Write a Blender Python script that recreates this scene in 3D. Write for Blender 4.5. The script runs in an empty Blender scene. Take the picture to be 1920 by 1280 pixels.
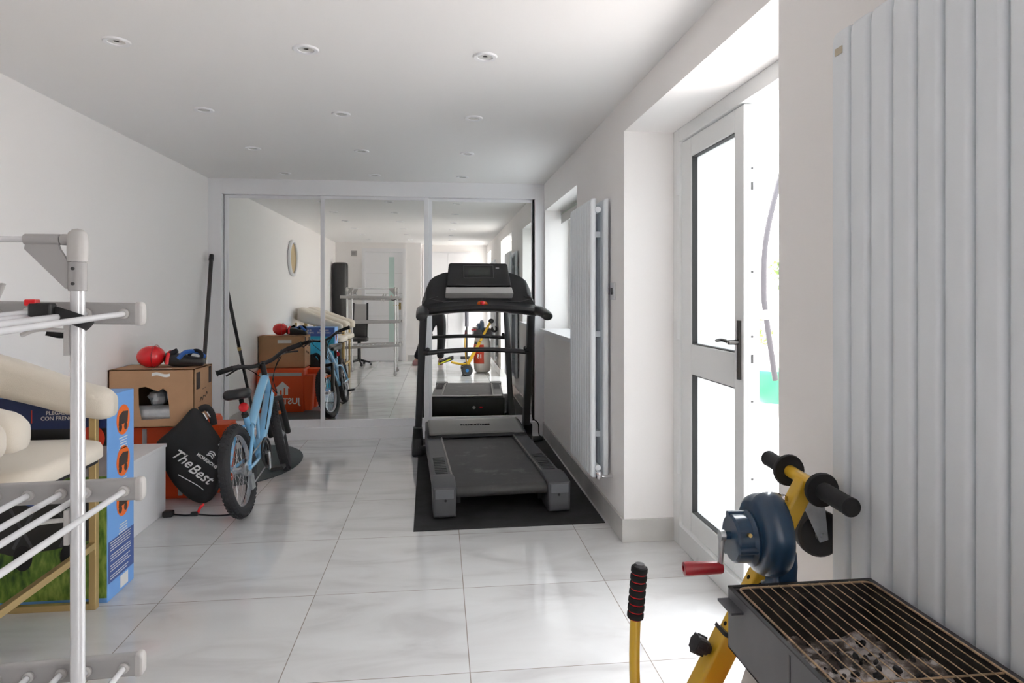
import bpy, bmesh, math, random
from math import sin, cos, pi, radians as R
from mathutils import Vector, Matrix
random.seed(7)
C = bpy.context.scene.collection
V = Vector

# ------------------------------------------------------------------ camera, sky, sun, exposure
cam_d = bpy.data.cameras.new('camera'); cam = bpy.data.objects.new('camera', cam_d); C.objects.link(cam)
cam_d.sensor_fit = 'HORIZONTAL'; cam_d.sensor_width = 36.0
cam_d.lens = 36.0 * 1201.0 / 1920.0
cam_d.shift_y = -(640 - 553.5) / 1920.0
cam_d.clip_start = 0.05
cam.location = (0, 0, 1.2134); cam.rotation_euler = (R(90), 0, -0.1113)
bpy.context.scene.camera = cam

world = bpy.data.worlds.new('sky'); bpy.context.scene.world = world; world.use_nodes = True
bg = world.node_tree.nodes['Background']
bg.inputs[0].default_value = (0.93, 0.965, 1.0, 1); bg.inputs[1].default_value = 4.6
sun_d = bpy.data.lights.new('sun', 'SUN'); sun_d.energy = 10.0; sun_d.angle = R(1.5); sun_d.color = (1.0, 0.975, 0.95)
sun = bpy.data.objects.new('sun', sun_d); C.objects.link(sun)
sun.rotation_euler = V((0.15, -0.45, -0.85)).to_track_quat('-Z', 'Y').to_euler()

vs = bpy.context.scene.view_settings
vs.view_transform = 'Standard'; vs.look = 'None'; vs.exposure = 1.23; vs.gamma = 1; vs.use_curve_mapping = False
cy = bpy.context.scene.cycles
cy.max_bounces = 14; cy.diffuse_bounces = 10; cy.glossy_bounces = 8; cy.transmission_bounces = 8

# ------------------------------------------------------------------ materials
def mat(name, col, rough=.5, metal=0., spec=.5, coat=0., noise=0., nscale=20., bump=0., bscale=200., emit=0., alpha=1., sheen=0.):
    m = bpy.data.materials.new(name); m.use_nodes = True
    nt = m.node_tree; b = nt.nodes['Principled BSDF']
    c = (col[0], col[1], col[2], 1)
    b.inputs['Base Color'].default_value = c; b.inputs['Roughness'].default_value = rough
    b.inputs['Metallic'].default_value = metal; b.inputs['Specular IOR Level'].default_value = spec
    b.inputs['Coat Weight'].default_value = coat; b.inputs['Sheen Weight'].default_value = sheen
    if emit: b.inputs['Emission Color'].default_value = c; b.inputs['Emission Strength'].default_value = emit
    if noise or bump:
        tc = nt.nodes.new('ShaderNodeTexCoord')
    if noise:
        n = nt.nodes.new('ShaderNodeTexNoise'); n.inputs['Scale'].default_value = nscale; n.inputs['Detail'].default_value = 4
        nt.links.new(tc.outputs['Object'], n.inputs['Vector'])
        r = nt.nodes.new('ShaderNodeValToRGB')
        r.color_ramp.elements[0].position = .3; r.color_ramp.elements[1].position = .7
        r.color_ramp.elements[0].color = tuple(max(0, v * (1 - noise)) for v in col) + (1,)
        r.color_ramp.elements[1].color = tuple(min(1, v * (1 + noise)) for v in col) + (1,)
        nt.links.new(n.outputs['Fac'], r.inputs['Fac']); nt.links.new(r.outputs['Color'], b.inputs['Base Color'])
    if bump:
        n2 = nt.nodes.new('ShaderNodeTexNoise'); n2.inputs['Scale'].default_value = bscale; n2.inputs['Detail'].default_value = 3
        nt.links.new(tc.outputs['Object'], n2.inputs['Vector'])
        bp = nt.nodes.new('ShaderNodeBump'); bp.inputs['Strength'].default_value = bump; bp.inputs['Distance'].default_value = .004
        nt.links.new(n2.outputs['Fac'], bp.inputs['Height']); nt.links.new(bp.outputs['Normal'], b.inputs['Normal'])
    return m

M = {}
M['wall'] = mat('wall paint', (.90, .878, .865), .85, bump=.05, bscale=60)
M['ceil'] = mat('ceiling paint', (.86, .852, .846), .9)
M['gloss_white'] = mat('white lacquer', (.84, .84, .86), .35)
M['upvc'] = mat('white upvc', (.78, .79, .79), .3)
M['gasket'] = mat('dark gasket', (.05, .05, .05), .6)
M['skirt'] = mat('skirting tile', (.60, .59, .57), .25, noise=.08, nscale=6)
M['chrome'] = mat('chrome', (.8, .8, .82), .12, metal=1)
M['steel'] = mat('zinc steel', (.62, .64, .66), .3, metal=1, noise=.15, nscale=30)
M['satin'] = mat('satin alu', (.70, .70, .72), .35, metal=.6)
M['rad'] = mat('radiator enamel', (.79, .825, .86), .4)
M['mirror'] = mat('mirror silver', (.90, .91, .88), .0, metal=1)
M['rubber'] = mat('black rubber', (.022, .022, .023), .75, noise=.5, nscale=9)
M['tread'] = mat('tyre rubber', (.035, .035, .038), .8)
M['black'] = mat('black plastic', (.017, .017, .018), .4)
M['black_matt'] = mat('matt black', (.012, .012, .014), .75)
M['tm_grey'] = mat('treadmill grey plastic', (.062, .064, .070), .42, noise=.12, nscale=8)
M['tm_dark'] = mat('treadmill dark tube', (.035, .036, .038), .35)
M['tm_silver'] = mat('treadmill silver hood', (.22, .215, .205), .35, metal=.35)
M['screen'] = mat('lcd screen', (.06, .065, .06), .15)
M['red'] = mat('red plastic', (.75, .012, .02), .25, coat=.4)
M['red_dark'] = mat('dark red grip', (.35, .01, .02), .3, coat=.3)
M['orange'] = mat('orange nylon', (.78, .085, .012), .5, bump=.3, bscale=14)
M['orange_p'] = mat('orange plastic', (.85, .16, .02), .4)
M['grey_tape'] = mat('reflective tape', (.45, .47, .48), .35)
M['card'] = mat('cardboard', (.50, .29, .16), .85, noise=.08, nscale=5)
M['card_shade'] = mat('cardboard in shade', (.12, .075, .045), .9)  # same cardboard, darkened to paint the shade inside the box
M['ink'] = mat('dark ink', (.05, .035, .03), .8)
M['white'] = mat('white print', (.82, .82, .82), .6)
M['label_w'] = mat('paper label', (.75, .74, .72), .7)
M['foil'] = mat('silver foam', (.62, .62, .63), .3, metal=.4, noise=.2, nscale=12, bump=.6, bscale=25)
M['bikeblue'] = mat('light blue paint', (.25, .56, .85), .25, coat=.6)
M['cream'] = mat('cream upholstery', (.70, .64, .55), .9, sheen=.3, bump=.25, bscale=500)
M['gold'] = mat('brushed gold', (.60, .44, .20), .38, metal=.65)
M['boxblue'] = mat('blue print', (.17, .38, .78), .45)
M['navy'] = mat('navy print', (.015, .03, .11), .45)
M['navy2'] = mat('mid navy print', (.05, .10, .32), .45)
M['cyan'] = mat('cyan print', (.03, .35, .55), .5, noise=.25, nscale=6)
M['green_l'] = mat('bright green print', (.12, .45, .18), .5)
M['purple'] = mat('purple print', (.25, .12, .45), .5)
M['skin_print'] = mat('tan print', (.60, .36, .22), .5)
M['picture_sky'] = mat('grey picture print', (.30, .27, .28), .5, noise=.25, nscale=9)
M['red_print'] = mat('red print', (.62, .05, .02), .5)
M['fabric_blk'] = mat('black fabric', (.014, .014, .016), .7, bump=.25, bscale=30)
M['mat_green'] = mat('dark slate foam', (.055, .075, .078), .6, noise=.12, nscale=5)
M['airer'] = mat('white coated tube', (.74, .745, .76), .22, metal=.25)
M['airer_grey'] = mat('grey airer plastic', (.38, .37, .365), .5)
M['airer_w'] = mat('pale airer plastic', (.50, .485, .47), .45)
M['yellow'] = mat('yellow paint', (.74, .45, .03), .3, coat=.4, noise=.05, nscale=10)
M['yellow_g'] = mat('fluorescent yellow', (.62, .62, .03), .5)
M['foam'] = mat('black foam', (.012, .012, .013), .9)
M['navyblue'] = mat('dark blue cast paint', (.010, .040, .085), .28, coat=.5, noise=.25, nscale=14)
M['bbq_out'] = mat('grey painted steel', (.14, .14, .15), .42, metal=.2, noise=.12, nscale=7)
M['wire'] = mat('rusted wire', (.48, .34, .21), .38, metal=.6, noise=.35, nscale=60)
M['rust'] = mat('rust', (.16, .06, .025), .8)
M['coal'] = mat('charcoal', (.03, .029, .03), .85, noise=.5, nscale=40, bump=.6, bscale=80)
M['sack'] = mat('white woven sack', (.66, .62, .58), .6, bump=.6, bscale=22)
M['sack_red'] = mat('red sack print', (.66, .06, .025), .5, bump=.6, bscale=22)
M['denim'] = mat('dark trousers', (.016, .017, .022), .9, noise=.15, nscale=15)
M['skin'] = mat('skin', (.42, .24, .17), .55)
M['mauve'] = mat('mauve slipper', (.30, .15, .16), .7)
M['hair'] = mat('dark hair', (.015, .012, .01), .6)
M['patio'] = mat('patio stone', (.52, .49, .475), .8, noise=.12, nscale=3)
M['fence'] = mat('pale render', (.75, .70, .66), .9)
M['pipe'] = mat('grey hose', (.035, .032, .038), .6)
M['green_p'] = mat('green plastic', (.02, .22, .09), .4)
M['leaf'] = mat('leaves', (.14, .30, .05), .6, noise=.3, nscale=30)
M['brass'] = mat('brass', (.55, .40, .16), .3, metal=1)
M['vac'] = mat('vac grey', (.10, .10, .12), .4)
M['wicker'] = mat('gold rim', (.55, .42, .22), .4, metal=.4)

def marble():
    m = bpy.data.materials.new('polished marble tiles'); m.use_nodes = True
    nt = m.node_tree; L = nt.links.new; N = nt.nodes.new; b = nt.nodes['Principled BSDF']
    tc = N('ShaderNodeTexCoord'); sep = N('ShaderNodeSeparateXYZ'); L(tc.outputs['Object'], sep.inputs[0])
    def line(out, off):
        a = N('ShaderNodeMath'); a.operation = 'SUBTRACT'; L(out, a.inputs[0]); a.inputs[1].default_value = off
        w = N('ShaderNodeMath'); w.operation = 'WRAP'; L(a.outputs[0], w.inputs[0]); w.inputs[1].default_value = .3; w.inputs[2].default_value = -.3
        c = N('ShaderNodeMath'); c.operation = 'ABSOLUTE'; L(w.outputs[0], c.inputs[0])
        d = N('ShaderNodeMath'); d.operation = 'LESS_THAN'; L(c.outputs[0], d.inputs[0]); d.inputs[1].default_value = .0016
        fl = N('ShaderNodeMath'); fl.operation = 'DIVIDE'; L(a.outputs[0], fl.inputs[0]); fl.inputs[1].default_value = .6
        f2 = N('ShaderNodeMath'); f2.operation = 'FLOOR'; L(fl.outputs[0], f2.inputs[0])
        return d, f2
    gx, ix = line(sep.outputs['X'], .0949); gy, iy = line(sep.outputs['Y'], 2.6633)
    mx = N('ShaderNodeMath'); mx.operation = 'MAXIMUM'; L(gx.outputs[0], mx.inputs[0]); L(gy.outputs[0], mx.inputs[1])
    cmb = N('ShaderNodeCombineXYZ'); L(ix.outputs[0], cmb.inputs[0]); L(iy.outputs[0], cmb.inputs[1])
    wn = N('ShaderNodeTexWhiteNoise'); wn.noise_dimensions = '3D'; L(cmb.outputs[0], wn.inputs['Vector'])
    sc = N('ShaderNodeVectorMath'); sc.operation = 'SCALE'; L(wn.outputs['Color'], sc.inputs[0]); sc.inputs['Scale'].default_value = 9.
    ad = N('ShaderNodeVectorMath'); ad.operation = 'ADD'; L(sc.outputs[0], ad.inputs[0]); L(tc.outputs['Object'], ad.inputs[1])
    mp = N('ShaderNodeMapping'); mp.inputs['Scale'].default_value = (1.1, 3.2, 1); mp.inputs['Rotation'].default_value = (0, 0, .6); L(ad.outputs[0], mp.inputs[0])
    n = N('ShaderNodeTexNoise'); n.inputs['Scale'].default_value = 1.6; n.inputs['Detail'].default_value = 7; n.inputs['Distortion'].default_value = 1.2; L(mp.outputs[0], n.inputs['Vector'])
    rp = N('ShaderNodeValToRGB'); e = rp.color_ramp.elements
    e[0].position = .28; e[0].color = (.53, .52, .52, 1); e[1].position = .62; e[1].color = (.68, .68, .68, 1)
    x = e.new(.47); x.color = (.64, .637, .635, 1)
    L(n.outputs['Fac'], rp.inputs['Fac'])
    mix = N('ShaderNodeMix'); mix.data_type = 'RGBA'; L(mx.outputs[0], mix.inputs['Factor']); L(rp.outputs['Color'], mix.inputs['A'])
    mix.inputs['B'].default_value = (.30, .26, .23, 1); L(mix.outputs['Result'], b.inputs['Base Color'])
    n3 = N('ShaderNodeTexNoise'); n3.inputs['Scale'].default_value = 2.5; n3.inputs['Detail'].default_value = 5; L(tc.outputs['Object'], n3.inputs['Vector'])
    rr = N('ShaderNodeMapRange'); rr.inputs['From Min'].default_value = .35; rr.inputs['From Max'].default_value = .65
    rr.inputs['To Min'].default_value = .03; rr.inputs['To Max'].default_value = .11; L(n3.outputs['Fac'], rr.inputs['Value'])
    L(rr.outputs['Result'], b.inputs['Roughness']); b.inputs['Specular IOR Level'].default_value = .8
    return m
M['floor'] = marble()

def frosted(k=1., nm='frosted glass'):
    m = bpy.data.materials.new(nm); m.use_nodes = True; nt = m.node_tree; nt.nodes.clear()
    N = nt.nodes.new; L = nt.links.new
    o = N('ShaderNodeOutputMaterial'); t = N('ShaderNodeBsdfTranslucent'); t.inputs[0].default_value = (.93 * k, .96 * k, .97 * k, 1)
    d = N('ShaderNodeBsdfDiffuse'); d.inputs[0].default_value = (.8, .83, .83, 1)
    g = N('ShaderNodeBsdfGlossy'); g.inputs['Roughness'].default_value = .15
    m1 = N('ShaderNodeMixShader'); m1.inputs[0].default_value = .15; L(t.outputs[0], m1.inputs[1]); L(d.outputs[0], m1.inputs[2])
    m2 = N('ShaderNodeMixShader'); m2.inputs[0].default_value = .05; L(m1.outputs[0], m2.inputs[1]); L(g.outputs[0], m2.inputs[2])
    L(m2.outputs[0], o.inputs[0]); return m
M['frost'] = frosted(.55)
M['frost_dim'] = frosted(.75, 'obscured window glass')

def belt_mat():
    m = mat('walking belt', (.048, .047, .046), .55, noise=.12, nscale=14)
    nt = m.node_tree; N = nt.nodes.new; L = nt.links.new; b = nt.nodes['Principled BSDF']
    old = b.inputs['Base Color'].links[0].from_socket
    tc = N('ShaderNodeTexCoord'); n = N('ShaderNodeTexNoise'); n.inputs['Scale'].default_value = 5.5; n.inputs['Detail'].default_value = 6; n.inputs['Roughness'].default_value = .7
    L(tc.outputs['Object'], n.inputs['Vector'])
    r = N('ShaderNodeValToRGB'); r.color_ramp.elements[0].position = .56; r.color_ramp.elements[1].position = .76
    r.color_ramp.elements[1].color = (.6, .6, .6, 1); L(n.outputs['Fac'], r.inputs['Fac'])
    mx = N('ShaderNodeMix'); mx.data_type = 'RGBA'; L(r.outputs['Color'], mx.inputs['Factor']); L(old, mx.inputs['A']); mx.inputs['B'].default_value = (.26, .25, .25, 1)
    L(mx.outputs['Result'], b.inputs['Base Color']); return m
M['belt'] = belt_mat()

def grass_mat():
    m = mat('grass picture', (.16, .27, .04), .5)
    nt = m.node_tree; N = nt.nodes.new; L = nt.links.new; b = nt.nodes['Principled BSDF']
    tc = N('ShaderNodeTexCoord'); mp = N('ShaderNodeMapping'); mp.inputs['Scale'].default_value = (60, 60, 20); L(tc.outputs['Object'], mp.inputs[0])
    n = N('ShaderNodeTexNoise'); n.inputs['Scale'].default_value = 1.; n.inputs['Detail'].default_value = 5; L(mp.outputs[0], n.inputs['Vector'])
    n2 = N('ShaderNodeTexNoise'); n2.inputs['Scale'].default_value = 6.; L(tc.outputs['Object'], n2.inputs['Vector'])
    a = N('ShaderNodeMath'); a.operation = 'MULTIPLY_ADD'; L(n2.outputs['Fac'], a.inputs[0]); a.inputs[1].default_value = .8; 
    s = N('ShaderNodeMath'); s.operation = 'SUBTRACT'; L(n.outputs['Fac'], s.inputs[0]); s.inputs[1].default_value = .4; L(s.outputs[0], a.inputs[2])
    r = N('ShaderNodeValToRGB'); e = r.color_ramp.elements; e[0].position = .25; e[0].color = (.02, .06, .01, 1); e[1].position = .75; e[1].color = (.30, .40, .08, 1)
    x = e.new(.5); x.color = (.12, .23, .03, 1); L(a.outputs[0], r.inputs['Fac']); L(r.outputs['Color'], b.inputs['Base Color']); return m
M['grass'] = grass_mat()

def ash_mat():
    m = mat('ash bed', (.2, .2, .2), .95, bump=1., bscale=60)
    nt = m.node_tree; N = nt.nodes.new; L = nt.links.new; b = nt.nodes['Principled BSDF']
    tc = N('ShaderNodeTexCoord'); n = N('ShaderNodeTexNoise'); n.inputs['Scale'].default_value = 16.; n.inputs['Detail'].default_value = 8; n.inputs['Roughness'].default_value = .65
    L(tc.outputs['Object'], n.inputs['Vector'])
    r = N('ShaderNodeValToRGB'); e = r.color_ramp.elements
    e[0].position = .38; e[0].color = (.03, .027, .025, 1); e[1].position = .58; e[1].color = (.62, .58, .56, 1)
    x = e.new(.48); x.color = (.15, .12, .10, 1); y = e.new(.53); y.color = (.33, .29, .27, 1)
    L(n.outputs['Fac'], r.inputs['Fac']); L(r.outputs['Color'], b.inputs['Base Color']); return m
M['ash'] = ash_mat()
M['soot'] = mat('sooty steel', (.028, .024, .020), .75, noise=.7, nscale=25, bump=.5, bscale=60)

# ------------------------------------------------------------------ mesh helpers
class MB:
    def __init__(s): s.v = []; s.f = []; s.m = []
    def add(s, vs, fs, mi=0, X=None):
        o = len(s.v)
        for p in vs:
            p = V(p); s.v.append(X @ p if X is not None else p)
        for f in fs: s.f.append(tuple(i + o for i in f)); s.m.append(mi)
        return s
    def box(s, x0, x1, y0, y1, z0, z1, mi=0, X=None):
        vs = [(x, y, z) for z in (z0, z1) for y in (y0, y1) for x in (x0, x1)]
        return s.add(vs, [(0, 2, 3, 1), (4, 5, 7, 6), (0, 1, 5, 4), (2, 6, 7, 3), (0, 4, 6, 2), (1, 3, 7, 5)], mi, X)
    def tube(s, pts, r, n=12, mi=0, closed=False, X=None, flat=1., up=None):
        pts = [V(p) for p in pts]; k = len(pts)
        rs = r if isinstance(r, (list, tuple)) else [r] * k
        vs = []; fs = []; prev = None
        for i, p in enumerate(pts):
            if closed: t = pts[(i + 1) % k] - pts[i - 1]
            else: t = pts[min(i + 1, k - 1)] - pts[max(i - 1, 0)]
            t.normalize()
            if prev is None:
                a = V(up) if up else (V((0, 0, 1)) if abs(t.z) < .9 else V((0, 1, 0)))
                u = (a - t * a.dot(t)).normalized()
            else: u = (prev - t * prev.dot(t)).normalized()
            prev = u; w = t.cross(u)
            for j in range(n):
                a = 2 * pi * j / n; vs.append(p + u * (cos(a) * rs[i] * flat) + w * (sin(a) * rs[i]))
        m_ = k if closed else k - 1
        for i in range(m_):
            for j in range(n):
                a = i * n + j; b = i * n + (j + 1) % n; c = ((i + 1) % k) * n + (j + 1) % n; d = ((i + 1) % k) * n + j
                fs.append((a, b, c, d))
        if not closed: fs.append(tuple(range(n - 1, -1, -1))); fs.append(tuple((k - 1) * n + j for j in range(n)))
        return s.add(vs, fs, mi, X)
    def rod(s, a, b, r, n=12, mi=0, X=None, r2=None): return s.tube([a, b], [r, r if r2 is None else r2], n, mi, X=X)
    def lathe(s, prof, n=24, mi=0, X=None):       # profile (r, z) round z
        vs = []; fs = []; k = len(prof)
        for r, z in prof:
            for j in range(n): a = 2 * pi * j / n; vs.append((r * cos(a), r * sin(a), z))
        for i in range(k - 1):
            for j in range(n): fs.append((i * n + j, i * n + (j + 1) % n, (i + 1) * n + (j + 1) % n, (i + 1) * n + j))
        cl = prof[0] == prof[-1]
        if prof[0][0] > 1e-5 and not cl: fs.append(tuple(range(n - 1, -1, -1)))
        if prof[-1][0] > 1e-5 and not cl: fs.append(tuple((k - 1) * n + j for j in range(n)))
        return s.add(vs, fs, mi, X)
    def torus(s, R_, r, n=40, k=10, mi=0, X=None, sx=1.):
        return s.tube([(R_ * cos(2 * pi * i / n), R_ * sin(2 * pi * i / n) * sx, 0) for i in range(n)], r, k, mi, True, X)
    def prism(s, poly, h0, h1, mi=0, X=None):      # polygon in xy extruded z
        n = len(poly)
        vs = [(x, y, h0) for x, y in poly] + [(x, y, h1) for x, y in poly]
        fs = [tuple(range(n - 1, -1, -1)), tuple(range(n, 2 * n))] + [(i, (i + 1) % n, n + (i + 1) % n, n + i) for i in range(n)]
        return s.add(vs, fs, mi, X)
    def grid(s, fn, nu, nv, mi=0, X=None, wrap=False):
        vs = [fn(i / nu, j / nv) for i in range(nu + 1) for j in range(nv + 1)]
        fs = [(i * (nv + 1) + j, (i + 1) * (nv + 1) + j, (i + 1) * (nv + 1) + j + 1, i * (nv + 1) + j + 1) for i in range(nu) for j in range(nv)]
        return s.add(vs, fs, mi, X)
    def ball(s, c, r, n=20, mi=0, X=None):
        rx, ry, rz = r if isinstance(r, (tuple, list)) else (r, r, r)
        T = Matrix.Translation(c) @ Matrix.Diagonal((rx, ry, rz, 1)); T = X @ T if X is not None else T
        return s.lathe([(sin(pi * i / (n // 2)), -cos(pi * i / (n // 2))) for i in range(n // 2 + 1)], n, mi, T)
    def loft(s, rings, mi=0, X=None, caps=True):
        n = len(rings[0]); vs = [p for r in rings for p in r]; fs = []
        for i in range(len(rings) - 1):
            for j in range(n): fs.append((i * n + j, i * n + (j + 1) % n, (i + 1) * n + (j + 1) % n, (i + 1) * n + j))
        if caps: fs.append(tuple(range(n - 1, -1, -1))); fs.append(tuple((len(rings) - 1) * n + j for j in range(n)))
        return s.add(vs, fs, mi, X)

def obj(name, mb, mats, parent=None, bevel=0., subsurf=0, angle=40, seg=2, fix=True):
    me = bpy.data.meshes.new(name)
    me.from_pydata([tuple(v) for v in mb.v], [], mb.f)
    if not isinstance(mats, (list, tuple)): mats = [mats]
    for m in mats: me.materials.append(M[m] if isinstance(m, str) else m)
    me.polygons.foreach_set('material_index', mb.m)
    if fix:
        bm = bmesh.new(); bm.from_mesh(me)
        bmesh.ops.remove_doubles(bm, verts=bm.verts, dist=1e-6)
        bmesh.ops.recalc_face_normals(bm, faces=bm.faces); bm.to_mesh(me); bm.free()
    me.polygons.foreach_set('use_smooth', [True] * len(me.polygons))
    me.set_sharp_from_angle(angle=R(180 if subsurf else angle))
    o = bpy.data.objects.new(name, me); C.objects.link(o)
    if parent: o.parent = parent
    if bevel:
        b = o.modifiers.new('bevel', 'BEVEL'); b.width = bevel; b.segments = seg; b.limit_method = 'ANGLE'; b.angle_limit = R(35); b.harden_normals = True
    if subsurf:
        b = o.modifiers.new('sub', 'SUBSURF'); b.levels = b.render_levels = subsurf
    return o

def thing(name, label, cat, loc=(0, 0, 0), rot=(0, 0, 0), group=None):
    o = bpy.data.objects.new(name, None); C.objects.link(o); o.empty_display_size = .1
    o.location = loc; o.rotation_euler = rot; o['label'] = label; o['category'] = cat
    if group: o['group'] = group
    return o
def tag(o, label, cat, group=None, kind=None):
    o['label'] = label; o['category'] = cat
    if group: o['group'] = group
    if kind: o['kind'] = kind
    return o
def struct(name, mb, mats, label=None, **k):
    o = obj(name, mb, mats, **k); o['kind'] = 'structure'
    if label: o['label'] = label; o['category'] = name.split('_')[0]
    return o

def frame_at(p, x, z):     # matrix with origin p, local x along x, local z along z
    x = V(x).normalized(); z = V(z).normalized(); y = z.cross(x).normalized(); x = y.cross(z)
    T = Matrix((x, y, z)).transposed().to_4x4(); T.translation = V(p); return T
def text(name, s, size, m, parent, X, ext=.0006, shear=0., align='CENTER', bold=0.):
    cu = bpy.data.curves.new(name, 'FONT'); cu.body = s; cu.size = size; cu.extrude = ext; cu.shear = shear; cu.offset = bold
    cu.align_x = align; cu.align_y = 'CENTER'; cu.resolution_u = 3
    t = bpy.data.objects.new(name, cu); C.objects.link(t)
    dg = bpy.context.evaluated_depsgraph_get(); me = bpy.data.meshes.new_from_object(t.evaluated_get(dg))
    bpy.data.objects.remove(t)
    me.transform(X); me.materials.clear(); me.materials.append(M[m])
    o = bpy.data.objects.new(name, me); C.objects.link(o); o.parent = parent
    return o
def arc(c, r, a0, a1, n, plane='xy', off=0):
    out = []
    for i in range(n + 1):
        a = R(a0 + (a1 - a0) * i / n); p, q_ = c[0] + r * cos(a), c[1] + r * sin(a)
        out.append((p, q_))
    return out
def spline(pts, n=8):
    pts = [V(p) for p in pts]; out = []
    P = [pts[0] * 2 - pts[1]] + pts + [pts[-1] * 2 - pts[-2]]
    for i in range(1, len(P) - 2):
        for k in range(n):
            t = k / n; a, b, c, d = P[i - 1], P[i], P[i + 1], P[i + 2]
            out.append(.5 * ((2 * b) + (c - a) * t + (2 * a - 5 * b + 4 * c - d) * t * t + (3 * b - a - 3 * c + d) * t ** 3))
    out.append(pts[-1]); return out
def rounded(w, h, r, n=4, cx=0, cy=0):
    out = []
    for sx, sy, a in ((1, 1, 0), (-1, 1, 90), (-1, -1, 180), (1, -1, 270)):
        for i in range(n + 1):
            t = R(a + 90 * i / n); out.append((cx + sx * (w / 2 - r) + r * cos(t), cy + sy * (h / 2 - r) + r * sin(t)))
    return out

# ------------------------------------------------------------------ room shell
XL, XR, YF, H = -1.902, .899, 5.52, 2.18
YB, YB2, XO = -.87, -1.23, 1.24
struct('floor', MB().box(XL - .1, XO, YB2 - .1, YF + .3, -.08, 0), 'floor')
struct('ceiling', MB().box(XL - .1, XO + .1, YB2 - .1, YF + .7, H, H + .15), 'ceil')
struct('wall_left', MB().box(XL - .2, XL, YB2 - .2, YF + .7, -.08, H + .1), 'wall')
w = MB()
DY0, DY1, DZ = 1.623, 3.075, 2.021            # french door opening
WY0, WY1, WZ0, WZ1 = 4.17, 5.47, .905, 1.945     # window opening
GY0, GY1 = -1.1, -.27                      # door opening behind the camera, left without glass for extra daylight
w.box(XR, XO, YB2 - .2, GY0, -.08, H); w.box(XR, XO, GY0, GY1, DZ, H); w.box(XR, XO, GY1, DY0, -.08, H)
w.box(XR, XO, DY0, DY1, DZ, H); w.box(XR, XO, DY1, WY0, -.08, H)
w.box(XR, XO, WY0, WY1, -.08, WZ0); w.box(XR, XO, WY0, WY1, WZ1, H); w.box(XR, XO, WY1, YF + .7, -.08, H)
struct('wall_right', w, 'wall', fix=False)
struct('wall_front', MB().box(XL, XR, YF + .2, YF + .35, -.08, H), 'wall')
w = MB(); w.box(XL - .1, -1.43, YB - .5, YB, -.08, H); w.box(-.655, -.36, YB - .5, YB, -.08, H); w.box(-1.43, -.655, YB - .5, YB, 2.04, H)
w.box(-1.5, -.5, YB - .5, YB - .3, -.08, H)
struct('wall_back', w, 'wall', fix=False)
w = MB(); w.box(-.36, XO, YB2 - .2, YB2, -.08, H)
struct('wall_rear', w, 'wall', fix=False)

# skirting tiles
bh = .112
struct('baseboard_right', MB().box(XR - .012, XR, DY1 - .012, YF, 0, bh).box(XR, 1.15, DY1 - .012, DY1, 0, bh).box(XR - .012, XR, GY1, DY0 + .012, 0, bh).box(XR, 1.15, DY0, DY0 + .012, 0, bh), 'skirt', bevel=.0015)
struct('baseboard_left', MB().box(XL, XL + .012, YB, YF, 0, bh), 'skirt', bevel=.0015)
struct('baseboard_back', MB().box(XL + .012, -1.49, YB, YB + .012, 0, bh).box(-.595, -.36, YB, YB + .012, 0, bh), 'skirt', bevel=.0015)

# wardrobe surround round the mirrored doors
w = MB(); w.box(XL, -1.797, YF, YF + .1, 0, H); w.box(.818, XR, YF, YF + .1, 0, H); w.box(-1.797, .818, YF, YF + .1, 2.052, H)
w.box(-1.797, .818, YF + .004, YF + .1, 0, .1)
struct('trim_1', w, 'gloss_white', bevel=.0015, fix=False)
struct('trim_2', MB().box(.775, .845, YF - .045, YF - .001, 0, .125), 'gloss_white', bevel=.003)

def mirror_door(label, x0, x1, y, g0, g1):
    t = thing('mirrored_sliding_door', label, 'mirror', ((x0 + x1) / 2, y, .1))
    cx = (x0 + x1) / 2; z0, z1 = .063, 1.926
    f = MB(); f.box(x0 - cx, g0 - cx, -.012, .012, 0, 1.951); f.box(g1 - cx, x1 - cx, -.012, .012, 0, 1.951)
    f.box(g0 - cx, g1 - cx, -.012, .012, 0, z0); f.box(g0 - cx, g1 - cx, -.012, .012, z1, 1.951)
    obj('frame', f, 'satin_w' if 'satin_w' in M else 'gloss_white', t, bevel=.002, fix=False)
    obj('mirror_panel', MB().box(g0 - cx, g1 - cx, -.004, .008, z0, z1), 'mirror', t)
    return t
mirror_door('left-hand mirrored wardrobe door with white frame, reflecting the orange bag', -1.790, -.975, YF + .062, -1.755, -1.004)
mirror_door('middle mirrored wardrobe door in white frame, left of the treadmill', -1.004, -.100, YF + .032, -.969, -.139)
mirror_door('right-hand mirrored wardrobe door in white frame, behind the treadmill', -.135, .803, YF + .062, -.072, .794)
o = obj('door_gap_strip', MB().box(.805, .812, YF + .03, YF + .08, .1, 2.05), 'black_matt'); tag(o, 'narrow black strip standing in for the dark gap at right edge of the mirrored doors', 'strip')  # no real part: black colour stands for the shade in the gap

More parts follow.
